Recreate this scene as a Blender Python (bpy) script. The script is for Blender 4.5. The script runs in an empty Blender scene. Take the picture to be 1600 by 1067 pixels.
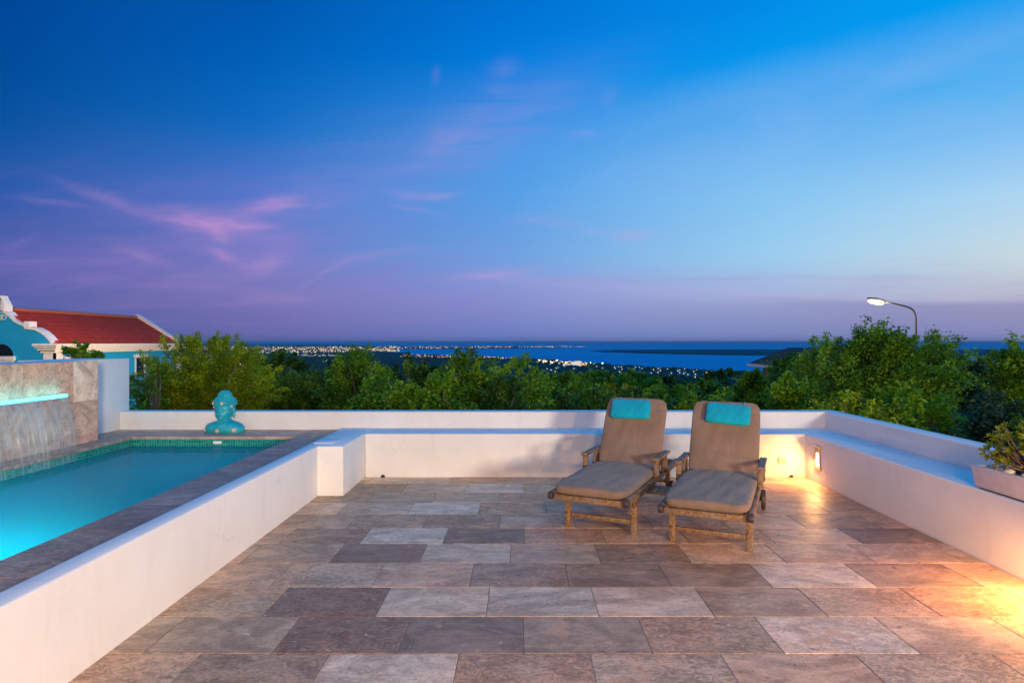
import bpy, bmesh, math, random
import numpy as np
from mathutils import Vector, Matrix
PI = math.pi; R = math.radians
C = bpy.context.scene.collection
sc = bpy.context.scene

# ---------------------------------------------------------------- camera
F = 955.0; CX = 814.0; HY = 535.0; H = 1.48
cd = bpy.data.cameras.new('camera'); cam = bpy.data.objects.new('camera', cd); C.objects.link(cam)
cam.location = (0, 0, H); cam.rotation_euler = (R(90), 0, 0)
cd.sensor_width = 36; cd.lens = F/1600*36; cd.shift_x = -14/1600; cd.shift_y = 1.5/1600
cd.clip_start = 0.05; cd.clip_end = 300000
sc.camera = cam
sc.view_settings.view_transform = 'Standard'; sc.view_settings.look = 'None'
sc.view_settings.exposure = 0; sc.view_settings.gamma = 1
sc.render.engine = 'CYCLES'
sc.cycles.use_denoising = True
sc.cycles.max_bounces = 6; sc.cycles.transparent_max_bounces = 12
sc.cycles.sample_clamp_indirect = 4
sc.cycles.caustics_reflective = False; sc.cycles.caustics_refractive = False

def lin(c):
    return tuple(((v/255)/12.92 if v/255 <= .04045 else ((v/255+.055)/1.055)**2.4) for v in c)

class NT:
    """small node-building helper"""
    def __init__(s, tree): s.t = tree; s.n = tree.nodes; s.l = tree.links
    def set(s, sock, v):
        if v is None: return
        if hasattr(v, 'links') or isinstance(v, bpy.types.NodeSocket): s.l.new(v, sock)
        else:
            if isinstance(v, (tuple, list)) and len(v) == 3 and sock.type == 'RGBA': v = (*v, 1)
            sock.default_value = v
    def m(s, op, a, b=None, c=None, clamp=False):
        n = s.n.new('ShaderNodeMath'); n.operation = op; n.use_clamp = clamp
        s.set(n.inputs[0], a); s.set(n.inputs[1], b)
        if c is not None: s.set(n.inputs[2], c)
        return n.outputs[0]
    def mix(s, f, a, b, mode='MIX'):
        n = s.n.new('ShaderNodeMix'); n.data_type = 'RGBA'; n.blend_type = mode
        s.set(n.inputs['Factor'], f); s.set(n.inputs[6], a); s.set(n.inputs[7], b)
        return n.outputs[2]
    def mr(s, v, a, b, c=0., d=1., smooth=False):
        n = s.n.new('ShaderNodeMapRange'); n.clamp = True
        if smooth: n.interpolation_type = 'SMOOTHSTEP'
        s.set(n.inputs[0], v); s.set(n.inputs[1], a); s.set(n.inputs[2], b); s.set(n.inputs[3], c); s.set(n.inputs[4], d)
        return n.outputs[0]
    def ramp(s, v, stops, interp='LINEAR'):
        n = s.n.new('ShaderNodeValToRGB'); e = n.color_ramp; e.interpolation = interp
        while len(e.elements) < len(stops): e.elements.new(0.5)
        for el, (p, c) in zip(e.elements, stops): el.position = p
        for el, (p, c) in zip(e.elements, stops): el.color = (*c, 1)
        s.set(n.inputs[0], v); return n.outputs[0]
    def noise(s, vec, scale, detail=4., rough=.55, dist=0., out=0):
        n = s.n.new('ShaderNodeTexNoise'); s.set(n.inputs['Vector'], vec)
        n.inputs['Scale'].default_value = scale; n.inputs['Detail'].default_value = detail
        n.inputs['Roughness'].default_value = rough; n.inputs['Distortion'].default_value = dist
        return n.outputs[out]
    def vor(s, vec, scale, feature='F1', out=0):
        n = s.n.new('ShaderNodeTexVoronoi'); n.feature = feature; s.set(n.inputs['Vector'], vec)
        n.inputs['Scale'].default_value = scale; return n.outputs[out]
    def comb(s, x, y, z):
        n = s.n.new('ShaderNodeCombineXYZ'); s.set(n.inputs[0], x); s.set(n.inputs[1], y); s.set(n.inputs[2], z); return n.outputs[0]
    def sep(s, v):
        n = s.n.new('ShaderNodeSeparateXYZ'); s.set(n.inputs[0], v); return n.outputs
    def vm(s, op, a, b=None):
        n = s.n.new('ShaderNodeVectorMath'); n.operation = op; s.set(n.inputs[0], a); s.set(n.inputs[1], b); return n.outputs[0]
    def scl(s, v, k): return s.vm('MULTIPLY', v, k)
    def attr(s, name, out=0):
        n = s.n.new('ShaderNodeAttribute'); n.attribute_name = name; return n.outputs[out]

# ---------------------------------------------------------------- world: dusk sky
def make_world():
    w = bpy.data.worlds.new('World'); sc.world = w; w.use_nodes = True
    k = NT(w.node_tree); k.n.clear()
    tc = k.n.new('ShaderNodeTexCoord').outputs['Generated']
    x, y, z = k.sep(k.vm('NORMALIZE', tc))
    az = k.m('MULTIPLY', k.m('ARCTAN2', x, y), 180/PI)
    el = k.m('MULTIPLY', k.m('ARCSINE', z), 180/PI)
    ys = [0, 100, 200, 300, 400, 470, 532]
    cols = {0: [(0,70,152),(0,75,154),(6,84,162),(38,90,172),(72,92,168),(74,92,162),(60,92,150)],
            400: [(0,86,172),(0,96,184),(16,108,194),(66,116,202),(98,118,194),(116,114,182),(104,102,168)],
            800: [(0,112,210),(0,126,222),(46,144,228),(82,158,231),(112,162,226),(136,144,208),(108,124,192)],
            1200: [(0,138,232),(4,154,238),(84,172,240),(130,198,243),(156,206,240),(166,176,216),(122,138,196)],
            1600: [(0,156,240),(34,170,242),(118,190,243),(176,218,243),(200,218,226),(186,182,206),(146,152,198)]}
    top = {0: (0,96,185), 400: (0,110,200), 800: (0,140,230), 1200: (10,165,250), 1600: (30,180,255)}
    def col(azd, cs, tp):
        st = [(0., lin((10,50,70))), (.497, lin((20,60,90)))]
        for yy, c in sorted(zip(ys, cs), key=lambda q: -q[0]):
            e = math.degrees(math.atan((HY-yy)/F*math.cos(R(azd))))
            st.append((e/180+.5, lin(c)))
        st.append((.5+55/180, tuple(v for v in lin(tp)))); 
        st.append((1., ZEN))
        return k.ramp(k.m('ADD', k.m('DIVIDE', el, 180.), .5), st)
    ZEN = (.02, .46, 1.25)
    L = []
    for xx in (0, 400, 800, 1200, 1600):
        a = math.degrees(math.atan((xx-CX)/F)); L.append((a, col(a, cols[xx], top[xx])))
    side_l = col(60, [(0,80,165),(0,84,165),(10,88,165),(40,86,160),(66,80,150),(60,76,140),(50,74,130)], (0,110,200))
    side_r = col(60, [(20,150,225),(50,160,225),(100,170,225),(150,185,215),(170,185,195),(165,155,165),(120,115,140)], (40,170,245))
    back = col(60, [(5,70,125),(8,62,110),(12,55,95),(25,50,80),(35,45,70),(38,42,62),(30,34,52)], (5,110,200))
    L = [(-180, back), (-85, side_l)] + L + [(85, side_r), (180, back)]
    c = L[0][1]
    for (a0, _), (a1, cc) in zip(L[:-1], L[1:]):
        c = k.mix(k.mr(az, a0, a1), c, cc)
    # tangent coordinates of the direction, for the cloud wisps
    yy = k.m('MAXIMUM', y, .05)
    u = k.m('DIVIDE', x, yy); v = k.m('DIVIDE', z, yy)
    front = k.mr(y, .1, .3)
    # thin veil streaks
    vec = k.comb(k.m('ADD', k.m('MULTIPLY', u, 1.6), k.m('MULTIPLY', v, 1.2)), k.m('SUBTRACT', k.m('MULTIPLY', v, 9.), k.m('MULTIPLY', u, 1.4)), 0.)
    n1 = k.noise(vec, 1.6, 6., .6, 1.0)
    low = k.m('MULTIPLY', k.mr(v, .33, .16, smooth=True), k.mr(v, .0, .05))
    left = k.mr(u, .35, -.25, .25, 1., smooth=True)
    veil = k.m('MULTIPLY', k.m('MULTIPLY', k.mr(n1, .48, .75, smooth=True), low), k.m('MULTIPLY', left, k.m('MULTIPLY', front, .34)))
    c = k.mix(veil, c, lin((140,122,204)))
    # wide pale veil from centre rising to the right
    d = k.m('SUBTRACT', v, k.m('ADD', k.m('MULTIPLY', u, .26), .36))
    n2 = k.noise(k.comb(k.m('MULTIPLY', u, 2.), k.m('SUBTRACT', k.m('MULTIPLY', v, 7.), k.m('MULTIPLY', u, 2.)), 3.), 1.3, 5., .6, .6)
    wv = k.m('MULTIPLY', k.mr(k.m('ADD', d, k.m('MULTIPLY', n2, .10)), .07, -.02, smooth=True), k.mr(v, .14, .3, smooth=True))
    wv = k.m('MULTIPLY', wv, k.m('MULTIPLY', k.mr(u, -.15, .4), k.m('MULTIPLY', front, k.mr(n2, .3, .7, .10, .40))))
    c = k.mix(wv, c, lin((150,190,240)))
    # individual wisps: (x, y, half length, half thickness, angle, strength)
    W = [(325,345,80,17,9,1.15),(392,352,40,6,6,.7),(428,318,42,11,-9,.95),(475,322,40,5,-4,.4),(352,399,26,8,20,.8),(412,412,34,14,-25,.6),
         (345,365,22,10,30,.6),(650,303,48,9,4,.5),(690,305,30,5,-8,.45),(655,327,40,5,14,.35),(768,430,60,8,-5,.65),(880,440,110,6,3,.38),
         (990,366,30,9,3,.75),(925,360,22,4,0,.4),(676,118,7,14,0,.2),(790,105,20,14,-20,.22),(785,140,18,9,0,.14),(165,310,65,9,19,.5),
         (225,400,50,9,18,.4),(80,315,60,6,8,.3),(520,420,50,5,-30,.3),(600,395,60,6,-8,.25),(440,465,70,8,0,.3),(700,215,70,22,-35,.22),
         (350,385,300,95,4,.26),(600,255,260,60,-18,.22),(120,430,260,55,0,.2),(790,200,150,45,-30,.2),(1000,450,300,22,0,.22),(915,215,24,6,-6,.28),(945,155,14,14,40,.14),(1100,458,200,5,2,.28),(850,345,60,6,4,.22)]
    tot = None
    wp = k.noise(k.comb(k.m('MULTIPLY', u, 9.), k.m('MULTIPLY', v, 16.), 0.), 1., 4., .6, 0., 1)
    ws = k.sep(wp)
    uu = k.m('ADD', u, k.m('MULTIPLY', k.m('SUBTRACT', ws[0], .5), .06))
    vv = k.m('ADD', v, k.m('MULTIPLY', k.m('SUBTRACT', ws[1], .5), .03))
    for (px, py, ln, th, an, s) in W:
        u0 = (px-CX)/F; v0 = (HY-py)/F; ca, sa = math.cos(R(-an)), math.sin(R(-an))
        du = k.m('SUBTRACT', uu, u0); dv = k.m('SUBTRACT', vv, v0)
        a = k.m('ADD', k.m('MULTIPLY', du, ca*F/ln), k.m('MULTIPLY', dv, sa*F/ln))
        b = k.m('ADD', k.m('MULTIPLY', du, -sa*F/th), k.m('MULTIPLY', dv, ca*F/th))
        g = k.m('MULTIPLY', k.m('EXPONENT', k.m('MULTIPLY', k.m('ADD', k.m('MULTIPLY', a, a), k.m('MULTIPLY', b, b)), -1.)), s)
        tot = g if tot is None else k.m('ADD', tot, g)
    st = k.noise(k.comb(k.m('ADD', k.m('MULTIPLY', u, 5.), k.m('MULTIPLY', v, 6.)), k.m('SUBTRACT', k.m('MULTIPLY', v, 42.), k.m('MULTIPLY', u, 3.)), 1.), 1., 6., .65, .8)
    tot = k.m('MULTIPLY', k.m('MULTIPLY', tot, k.mr(st, .22, .68, .25, 1.1)), front)
    pink = k.mix(k.mr(u, -.6, .3), lin((188,142,204)), lin((192,172,226)))
    c = k.mix(k.m('MULTIPLY', tot, .62, clamp=True), c, pink)
    # low purple cloud bank over the sea on the right
    bk = k.noise(k.comb(k.m('MULTIPLY', u, 2.), k.m('MULTIPLY', v, 22.), 5.), 1.2, 5., .6, .4)
    bank = k.m('MULTIPLY', k.mr(k.m('ADD', v, k.m('MULTIPLY', k.m('SUBTRACT', bk, .5), .03)), .078, .062, smooth=True), k.m('MULTIPLY', k.mr(u, .1, .6, .0, .5), front))
    c = k.mix(bank, c, lin((122,122,176)))
    bk2 = k.m('MULTIPLY', k.mr(k.noise(k.comb(k.m('MULTIPLY', u, 3.), k.m('MULTIPLY', v, 60.), 9.), 1.2, 4.), .55, .75), k.m('MULTIPLY', k.mr(v, .16, .1), k.m('MULTIPLY', front, .22)))
    c = k.mix(bk2, c, lin((150,130,185)))
    bg = k.n.new('ShaderNodeBackground'); k.set(bg.inputs[0], c); bg.inputs[1].default_value = 1.0
    out = k.n.new('ShaderNodeOutputWorld'); k.l.new(bg.outputs[0], out.inputs[0])
    w.cycles.sampling_method = 'MANUAL'; w.cycles.sample_map_resolution = 512
make_world()

# ---------------------------------------------------------------- helpers
def link(o, parent=None):
    C.objects.link(o)
    if parent is not None: o.parent = parent
    return o
def tag(o, label=None, cat=None, group=None, kind=None):
    if label: o['label'] = label
    if cat: o['category'] = cat
    if group: o['group'] = group
    if kind: o['kind'] = kind
    return o
def thing(name, label, cat, loc=(0,0,0), rz=0, group=None):
    o = bpy.data.objects.new(name, None); o.empty_display_size = .1; link(o); o.location = loc; o.rotation_euler = (0,0,rz)
    return tag(o, label, cat, group)

class MB:
    def __init__(s): s.v = []; s.f = []; s.t = []
    def add(s, vs, fs, tone=None):
        o = len(s.v); s.v += [tuple(p) for p in vs]; s.f += [tuple(i+o for i in f) for f in fs]
        if tone is not None: s.t += [tone]*len(vs)
        return s
    def box(s, a, b, M=None, tone=None):
        x0,y0,z0 = a; x1,y1,z1 = b
        vs = [(x0,y0,z0),(x1,y0,z0),(x1,y1,z0),(x0,y1,z0),(x0,y0,z1),(x1,y0,z1),(x1,y1,z1),(x0,y1,z1)]
        if M is not None: vs = [M @ Vector(p) for p in vs]
        return s.add(vs, [(0,3,2,1),(4,5,6,7),(0,1,5,4),(1,2,6,5),(2,3,7,6),(3,0,4,7)], tone)
    def prism(s, poly, z0, z1, M=None):
        n = len(poly); vs = [(x,y,z0) for x,y in poly]+[(x,y,z1) for x,y in poly]
        if M is not None: vs = [M @ Vector(p) for p in vs]
        return s.add(vs, [tuple(range(n-1,-1,-1)), tuple(range(n,2*n))]+[(i,(i+1)%n,(i+1)%n+n,i+n) for i in range(n)])
    def tube(s, pts, rad, seg=8, cap=True):
        pts = [Vector(p) for p in pts]; n = len(pts)
        if not hasattr(rad, '__len__'): rad = [rad]*n
        vs = []; 
        t0 = (pts[1]-pts[0]).normalized(); up = Vector((0,0,1)) if abs(t0.z) < .9 else Vector((1,0,0))
        a = t0.cross(up).normalized()
        for i, p in enumerate(pts):
            t = (pts[min(i+1,n-1)]-pts[max(i-1,0)]).normalized()
            a = (a - t*a.dot(t)).normalized(); b = t.cross(a)
            for j in range(seg):
                q = 2*PI*j/seg; vs.append(p+(a*math.cos(q)+b*math.sin(q))*rad[i])
        fs = [(i*seg+j, i*seg+(j+1)%seg, (i+1)*seg+(j+1)%seg, (i+1)*seg+j) for i in range(n-1) for j in range(seg)]
        if cap: fs += [tuple(range(seg-1,-1,-1)), tuple(range((n-1)*seg, n*seg))]
        return s.add(vs, fs)
    def ball(s, c, r, seg=10, ring=7, M=None):
        rx,ry,rz = r if hasattr(r,'__len__') else (r,r,r); vs = []; fs = []
        for i in range(ring+1):
            ph = PI*i/ring
            for j in range(seg):
                th = 2*PI*j/seg; p = Vector((rx*math.sin(ph)*math.cos(th), ry*math.sin(ph)*math.sin(th), rz*math.cos(ph)))
                if M is not None: p = M @ p
                vs.append(p+Vector(c))
        for i in range(ring):
            for j in range(seg): fs.append((i*seg+j, (i+1)*seg+j, (i+1)*seg+(j+1)%seg, i*seg+(j+1)%seg))
        return s.add(vs, fs)
    def build(s, name, mat, parent=None, smooth=False, bevel=0, seg=2, loc=None, sub=0):
        me = bpy.data.meshes.new(name); me.from_pydata(s.v, [], s.f); me.validate(); me.update()
        if s.t:
            at = me.attributes.new('tone', 'FLOAT', 'POINT'); at.data.foreach_set('value', np.array(s.t, dtype=np.float32))
        if mat: me.materials.append(mat)
        if smooth: me.polygons.foreach_set('use_smooth', [True]*len(me.polygons))
        o = bpy.data.objects.new(name, me); link(o, parent)
        if loc: o.location = loc
        if bevel:
            b = o.modifiers.new('b', 'BEVEL'); b.width = bevel; b.segments = seg; b.limit_method = 'ANGLE'; b.angle_limit = R(40); b.harden_normals = False
            me.polygons.foreach_set('use_smooth', [True]*len(me.polygons))
        if sub:
            b = o.modifiers.new('s', 'SUBSURF'); b.levels = sub; b.render_levels = sub
        return o

def mat(name, fn):
    m = bpy.data.materials.new(name); m.use_nodes = True; k = NT(m.node_tree)
    p = k.n['Principled BSDF']; k.p = p; k.out = k.n['Material Output']; fn(k, p); return m
def obj_co(k): return k.n.new('ShaderNodeTexCoord').outputs['Object']
def geo_co(k): return k.n.new('ShaderNodeNewGeometry').outputs['Position']
def bump(k, h, st=.3, dist=.01):
    b = k.n.new('ShaderNodeBump'); b.inputs['Strength'].default_value = st; b.inputs['Distance'].default_value = dist
    k.set(b.inputs['Height'], h); k.l.new(b.outputs[0], k.p.inputs['Normal']); return b
def simple(name, col, rough=.6, metal=0., spec=.5):
    def f(k, p):
        co = obj_co(k); n = k.noise(co, 9., 4.)
        k.set(p.inputs['Base Color'], k.mix(k.mr(n, .3, .7), tuple(c*.86 for c in col), tuple(min(1, c*1.1) for c in col)))
        p.inputs['Roughness'].default_value = rough; p.inputs['Metallic'].default_value = metal; p.inputs['Specular IOR Level'].default_value = spec
    return mat(name, f)
def emit(name, col, st, sampled=True):
    def f(k, p):
        e = k.n.new('ShaderNodeEmission'); e.inputs[0].default_value = (*col, 1); e.inputs[1].default_value = st
        k.l.new(e.outputs[0], k.out.inputs[0])
    m = mat(name, f)
    if not sampled: m.cycles.emission_sampling = 'NONE'
    return m

def f_plaster(k, p):
    co = geo_co(k); n = k.noise(co, 2.2, 6., .6); n2 = k.noise(co, 30., 4., .6)
    st = k.noise(k.scl(co, (1.6, 1.6, .35)), 2.5, 5., .65, 1.)
    c = k.mix(k.mr(n, .35, .7), (.81,.81,.77), (.76,.75,.71))
    c = k.mix(k.mr(st, .56, .72, 0., .22), c, (.60,.54,.47))
    dr = k.noise(k.scl(co, (7., 7., .5)), 1.5, 4., .6)
    c = k.mix(k.mr(dr, .58, .72, 0., .11), c, (.50,.45,.40))
    wco = k.vm('ADD', co, k.scl(k.noise(co, 3., 4., .6, 0., 1), (.35,.35,.35)))
    ck = k.m('MULTIPLY', k.mr(k.vor(wco, .8, 'DISTANCE_TO_EDGE'), .0045, .001), k.mr(k.noise(co, .9, 3.), .52, .60))
    c = k.mix(k.m('MULTIPLY', ck, .28), c, (.40,.35,.30))
    chip = k.m('MULTIPLY', k.mr(k.noise(co, 24., 3.), .72, .76), k.mr(k.noise(co, 1.7, 3.), .5, .6)); c = k.mix(k.m('MULTIPLY', chip, .4), c, (.45,.38,.32))
    k.set(p.inputs['Base Color'], c); p.inputs['Roughness'].default_value = .75; p.inputs['Specular IOR Level'].default_value = .25
    h = k.m('ADD', k.m('MULTIPLY', n2, .5), k.m('MULTIPLY', k.noise(co, 6., 3.), 1.))
    bump(k, h, .22, .01)
M_plaster = mat('white_plaster', f_plaster)

def stone(name, tones, vein=(.85,1.5,1.5), pit=1., rough=(.36,.55), gain=1., spots=(.42,.28,.18)):
    def f(k, p):
        t = k.attr('tone', 2); co = geo_co(k)
        co = k.vm('ADD', co, k.comb(k.m('MULTIPLY', t, 37.), k.m('MULTIPLY', t, 91.), k.m('MULTIPLY', t, 17.)))
        base = k.ramp(t, tones)
        big = k.noise(k.scl(co, vein), 2.3, 8., .68, 1.6)
        med = k.noise(k.scl(co, vein), 9., 8., .72, 1.0)
        fine = k.noise(co, 55., 6., .75)
        hue = k.noise(co, 1.1, 3., .5, out=0)
        base = k.mix(k.mr(hue, .42, .60, 0., .45), base, k.scl(base, (1.22,.88,.72)))
        c = k.mix(k.mr(big, .40, .62), k.scl(base, (.66,.63,.62)), k.scl(base, (1.22,1.2,1.17)))
        c = k.mix(k.mr(med, .48, .62, 0., .36), c, k.scl(base, (.5,.45,.43)))
        c = k.mix(k.mr(med, .46, .38, 0., .28), c, k.scl(base, (1.5,1.42,1.3)))
        c = k.mix(k.mr(fine, .50, .66, 0., .3), c, k.scl(base, (1.55,1.4,1.25)))
        c = k.mix(k.mr(fine, .46, .34, 0., .35), c, k.scl(base, (.5,.45,.42)))
        # fossil blotches on some slabs
        v = k.noise(k.scl(co, (1,1.5,1.5)), 13., 5., .6, 3.)
        amt = k.mr(k.m('FRACT', k.m('MULTIPLY', t, 13.7)), .45, .75)
        sp = k.m('MULTIPLY', k.mr(v, .53, .60), amt)
        c = k.mix(k.m('MULTIPLY', sp, .6), c, k.scl(base, (1.6,1.4,1.2)))
        sp2 = k.m('MULTIPLY', k.mr(v, .46, .40), amt)
        c = k.mix(k.m('MULTIPLY', sp2, .5), c, k.scl(base, (.45,.38,.35)))
        rare = k.mr(k.noise(co, 4.2, 2.), .66, .69)
        c = k.mix(k.m('MULTIPLY', rare, .6), c, (.48,.26,.14))
        holes = k.m('MULTIPLY', k.mr(k.vor(k.scl(co, (1,1.8,1.8)), 26.), .2, .08), k.mr(k.noise(co, 3.7, 3.), .50, .56))
        v2 = k.mr(k.noise(k.scl(co, (1,1.6,1.6)), 34., 4., .6, 1.), .62, .68)
        holes = k.m('MAXIMUM', holes, k.m('MULTIPLY', v2, .8))
        c = k.mix(k.m('MULTIPLY', holes, .7*pit), c, tuple(x*.3 for x in spots))
        mk = k.noise(k.scl(co, (1.,1.7,1.7)), 7.5, 5., .62, 2.)
        c = k.mix(k.m('MULTIPLY', k.mr(mk, .655, .69), .8*pit), c, tuple(x*.22 for x in spots))
        c = k.mix(k.m('MULTIPLY', k.mr(mk, .335, .31), .55*pit), c, (.62,.46,.34))
        k.set(p.inputs['Base Color'], k.scl(c, (gain,gain,gain)))
        k.set(p.inputs['Roughness'], k.mr(med, .3, .7, *rough)); p.inputs['Specular IOR Level'].default_value = .32
        h = k.m('SUBTRACT', k.m('ADD', k.m('MULTIPLY', big, .5), k.m('MULTIPLY', fine, .25)), k.m('MULTIPLY', holes, .9))
        bump(k, h, .6, .007)
    return mat(name, f)
FT = [(0,(.18,.128,.088)),(.2,(.26,.178,.115)),(.38,(.36,.245,.152)),(.6,(.44,.31,.20)),(.8,(.52,.40,.28)),(1,(.56,.46,.34))]
M_floor = stone('travertine_floor', FT, gain=1.42)
M_coping = stone('travertine_coping', [(0,(.26,.19,.155)),(.5,(.33,.245,.20)),(1,(.42,.33,.28))], gain=1.2)
M_clad = stone('coral_stone_cladding', [(0,(.60,.36,.25)),(.5,(.64,.45,.33)),(1,(.70,.58,.44))], vein=(1.5,1.5,1.5), pit=.5, rough=(.6,.8), gain=1.25, spots=(.6,.4,.3))
M_grout = simple('sandy_grout', (.33,.25,.18), .9)

def f_wood(k, p):
    co = obj_co(k); n = k.noise(k.scl(co, (16,2.2,16)), 3., 6., .7, .4); g = k.noise(k.scl(co, (60,3,60)), 3., 3.)
    b = k.noise(co, 5., 3.)
    c = k.ramp(n, [(.36,(.06,.032,.015)),(.5,(.20,.11,.05)),(.66,(.34,.22,.12))])
    c = k.mix(k.mr(b, .45, .7, 0, .6), c, (.20,.17,.15))
    k.set(p.inputs['Base Color'], c); p.inputs['Roughness'].default_value = .55; bump(k, g, .5, .004)
M_wood = mat('weathered_teak', f_wood)
def f_dark(k, p):
    p.inputs['Base Color'].default_value = (.05,.035,.028,1); p.inputs['Roughness'].default_value = .5
M_dark = mat('dark_aged_teak', f_dark)
def fabric(name, col, sc_=260.):
    def f(k, p):
        co = obj_co(k); n = k.noise(co, 3., 4.); wv = k.noise(k.scl(co, (1,1,1)), sc_, 2.)
        fold = k.noise(k.scl(co, (7,2.2,4)), 1.6, 4., .55, .7)
        c = k.mix(k.mr(n, .3, .7), tuple(x*.82 for x in col), tuple(x*1.15 for x in col))
        c = k.mix(k.mr(wv, .4, .65, 0., .35), c, tuple(x*.6 for x in col))
        k.set(p.inputs['Base Color'], c); p.inputs['Roughness'].default_value = .85; p.inputs['Sheen Weight'].default_value = .15
        p.inputs['Specular IOR Level'].default_value = .2
        bump(k, k.m('ADD', k.m('MULTIPLY', wv, .06), k.m('MULTIPLY', fold, 1.3)), .55, .012)
    return mat(name, f)
M_cush = fabric('taupe_canvas', (.235,.165,.12))
M_pillow = fabric('turquoise_canvas', (.0,.36,.53))
M_black = simple('black_plastic', (.012,.012,.014), .5)
M_metal = simple('brushed_steel', (.45,.42,.38), .35, .9)

def at(px, py, Y):
    return Vector(((px-CX)*Y/F, Y, H-(py-HY)*Y/F))

# ---------------------------------------------------------------- terrain and sea
SEA = -110.0
coast_px = [(-3000,537),(-900,537),(0,537),(480,537.),(560,538),(600,541),(618,548),(640,553),(700,554.5),(760,556),(850,561),(930,567),(1000,571),(1060,575),(1130,579),(1200,582),(1300,584),(1600,587),(2600,592),(5000,600)]
def coast_R(az):
    u = math.tan(max(-1.35, min(1.35, az)))*F+CX
    for (a, ya), (b, yb) in zip(coast_px[:-1], coast_px[1:]):
        if u <= b or b == 5000:
            yv = ya+(yb-ya)*min(1, max(0, (u-a)/(b-a))); break
    Y = (H-SEA)*F/(yv-HY); return Y/math.cos(az)
def terrain(x, y):
    r = math.hypot(x, y)
    h = -3.2
    if r > 9:
        t = r-9
        h = -3.2 - .055*min(t, 50) - .115*max(0, min(t-50, 850))
        if r > 900: h = max(h-.02*(r-900), -106.5+0*r)
        h = max(h, -106.5)
        h += .35*math.sin(x*.13+1)*math.cos(y*.11)*min(1, t/20)
    return h
def make_ground():
    azs = np.linspace(-PI, PI, 361); rs = np.concatenate([[0, 4, 8], np.geomspace(10, 1, 1)*0+10, np.geomspace(14, 78000, 96)])
    mb = MB(); n = len(rs); vs = []
    for a in azs:
        cr = coast_R(a) if abs(a) < 1.45 else 6000
        for r in rs:
            x = r*math.sin(a); y = r*math.cos(a); rr = min(r, cr+60)
            z = terrain(rr*math.sin(a), rr*math.cos(a))
            x = rr*math.sin(a); y = rr*math.cos(a)
            if r > cr: z = SEA-6
            elif r > 900: z = max(z, SEA+2.5)
            vs.append((x, y, z))
    fs = []
    for i in range(len(azs)-1):
        for j in range(n-1): fs.append((i*n+j, i*n+j+1, (i+1)*n+j+1, (i+1)*n+j))
    mb.add(vs, fs)
    def f(k, p):
        co = geo_co(k); a = k.noise(co, .02, 8., .7); b = k.noise(co, .6, 4.)
        c = k.ramp(a, [(.3,(.012,.028,.010)),(.5,(.025,.052,.018)),(.7,(.05,.075,.03))])
        c = k.mix(k.mr(b, .4, .7, 0, .5), c, (.02,.03,.012)); k.set(p.inputs['Base Color'], c); p.inputs['Roughness'].default_value = .95
        p.inputs['Specular IOR Level'].default_value = .1
        bump(k, k.noise(co, .08, 6., .7), 1., 12.)
    o = mb.build('ground', mat('scrub_hillside', f), smooth=True); tag(o, kind='structure')
make_ground()
def make_sea():
    mb = MB(); n = 96
    vs = [(0,0,SEA)]; fs = []
    for rr in (2000, 12000, 200000):
        vs += [(rr*math.cos(2*PI*i/n), rr*math.sin(2*PI*i/n), SEA) for i in range(n)]
    fs += [(0, 1+i, 1+(i+1)%n) for i in range(n)]
    for q in (0, 1): fs += [(1+q*n+i, 1+(q+1)*n+i, 1+(q+1)*n+(i+1)%n, 1+q*n+(i+1)%n) for i in range(n)]
    mb.add(vs, fs)
    def f(k, p):
        co = geo_co(k); a = k.noise(k.scl(co, (.3,1,1)), .0012, 5., .6)
        c = k.mix(k.mr(a, .35, .65), (.03,.38,.58), (.045,.46,.68))
        k.set(p.inputs['Base Color'], c); p.inputs['Roughness'].default_value = .6; p.inputs['Specular IOR Level'].default_value = .0
    tag(mb.build('sea', mat('sea_water', f)), kind='structure')
make_sea()
def wpt(px, py, z=SEA):
    Y = (H-z)*F/(py-HY); return ((px-CX)*Y/F, Y)
def landmass(name, near, far, h, m):
    poly = [wpt(*p) for p in near]+[wpt(*p) for p in reversed(far)]
    # subdivide the shoreline with small irregular steps
    rnd = random.Random(4); out = []
    for i, (a, b) in enumerate(zip(poly, poly[1:]+poly[:1])):
        for t in range(8):
            q = t/8; out.append((a[0]+(b[0]-a[0])*q+rnd.uniform(-30,30)*(t>0), a[1]+(b[1]-a[1])*q+rnd.uniform(-40,40)*(t>0)))
    cx = sum(p[0] for p in out)/len(out); cy = sum(p[1] for p in out)/len(out)
    mb = MB(); n = len(out)
    vs = [(x,y,SEA-2) for x,y in out]+[(cx+(x-cx)*.985, cy+(y-cy)*.985, SEA+h) for x,y in out]
    mb.add(vs, [tuple(range(n,2*n))]+[(i,(i+1)%n,(i+1)%n+n,i+n) for i in range(n)])
    return tag(mb.build(name, m), kind='structure')
def f_far(k, p):
    co = geo_co(k); a = k.noise(co, .004, 5.)
    k.set(p.inputs['Base Color'], k.mix(k.mr(a, .35, .65), (.02,.06,.06), (.035,.09,.08))); p.inputs['Roughness'].default_value = 1; p.inputs['Specular IOR Level'].default_value = 0
M_far = mat('far_scrub_land', f_far)
landmass('island', [(922,548.6),(945,550.5),(1000,552.3),(1080,554.2),(1170,555.6),(1350,556.3),(1500,556.3),(1650,556.3),(2000,555)], [(922,548.4),(960,546.8),(1100,546.2),(1500,546.2),(2000,546.5)], 4, M_far)
landmass('peninsula', [(590,545.6),(640,545.3),(740,545.2),(800,544.4),(860,543.4),(916,541.6)], [(560,541.),(700,540.6),(800,540.8),(916,541.3)], 4, M_far)
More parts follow.
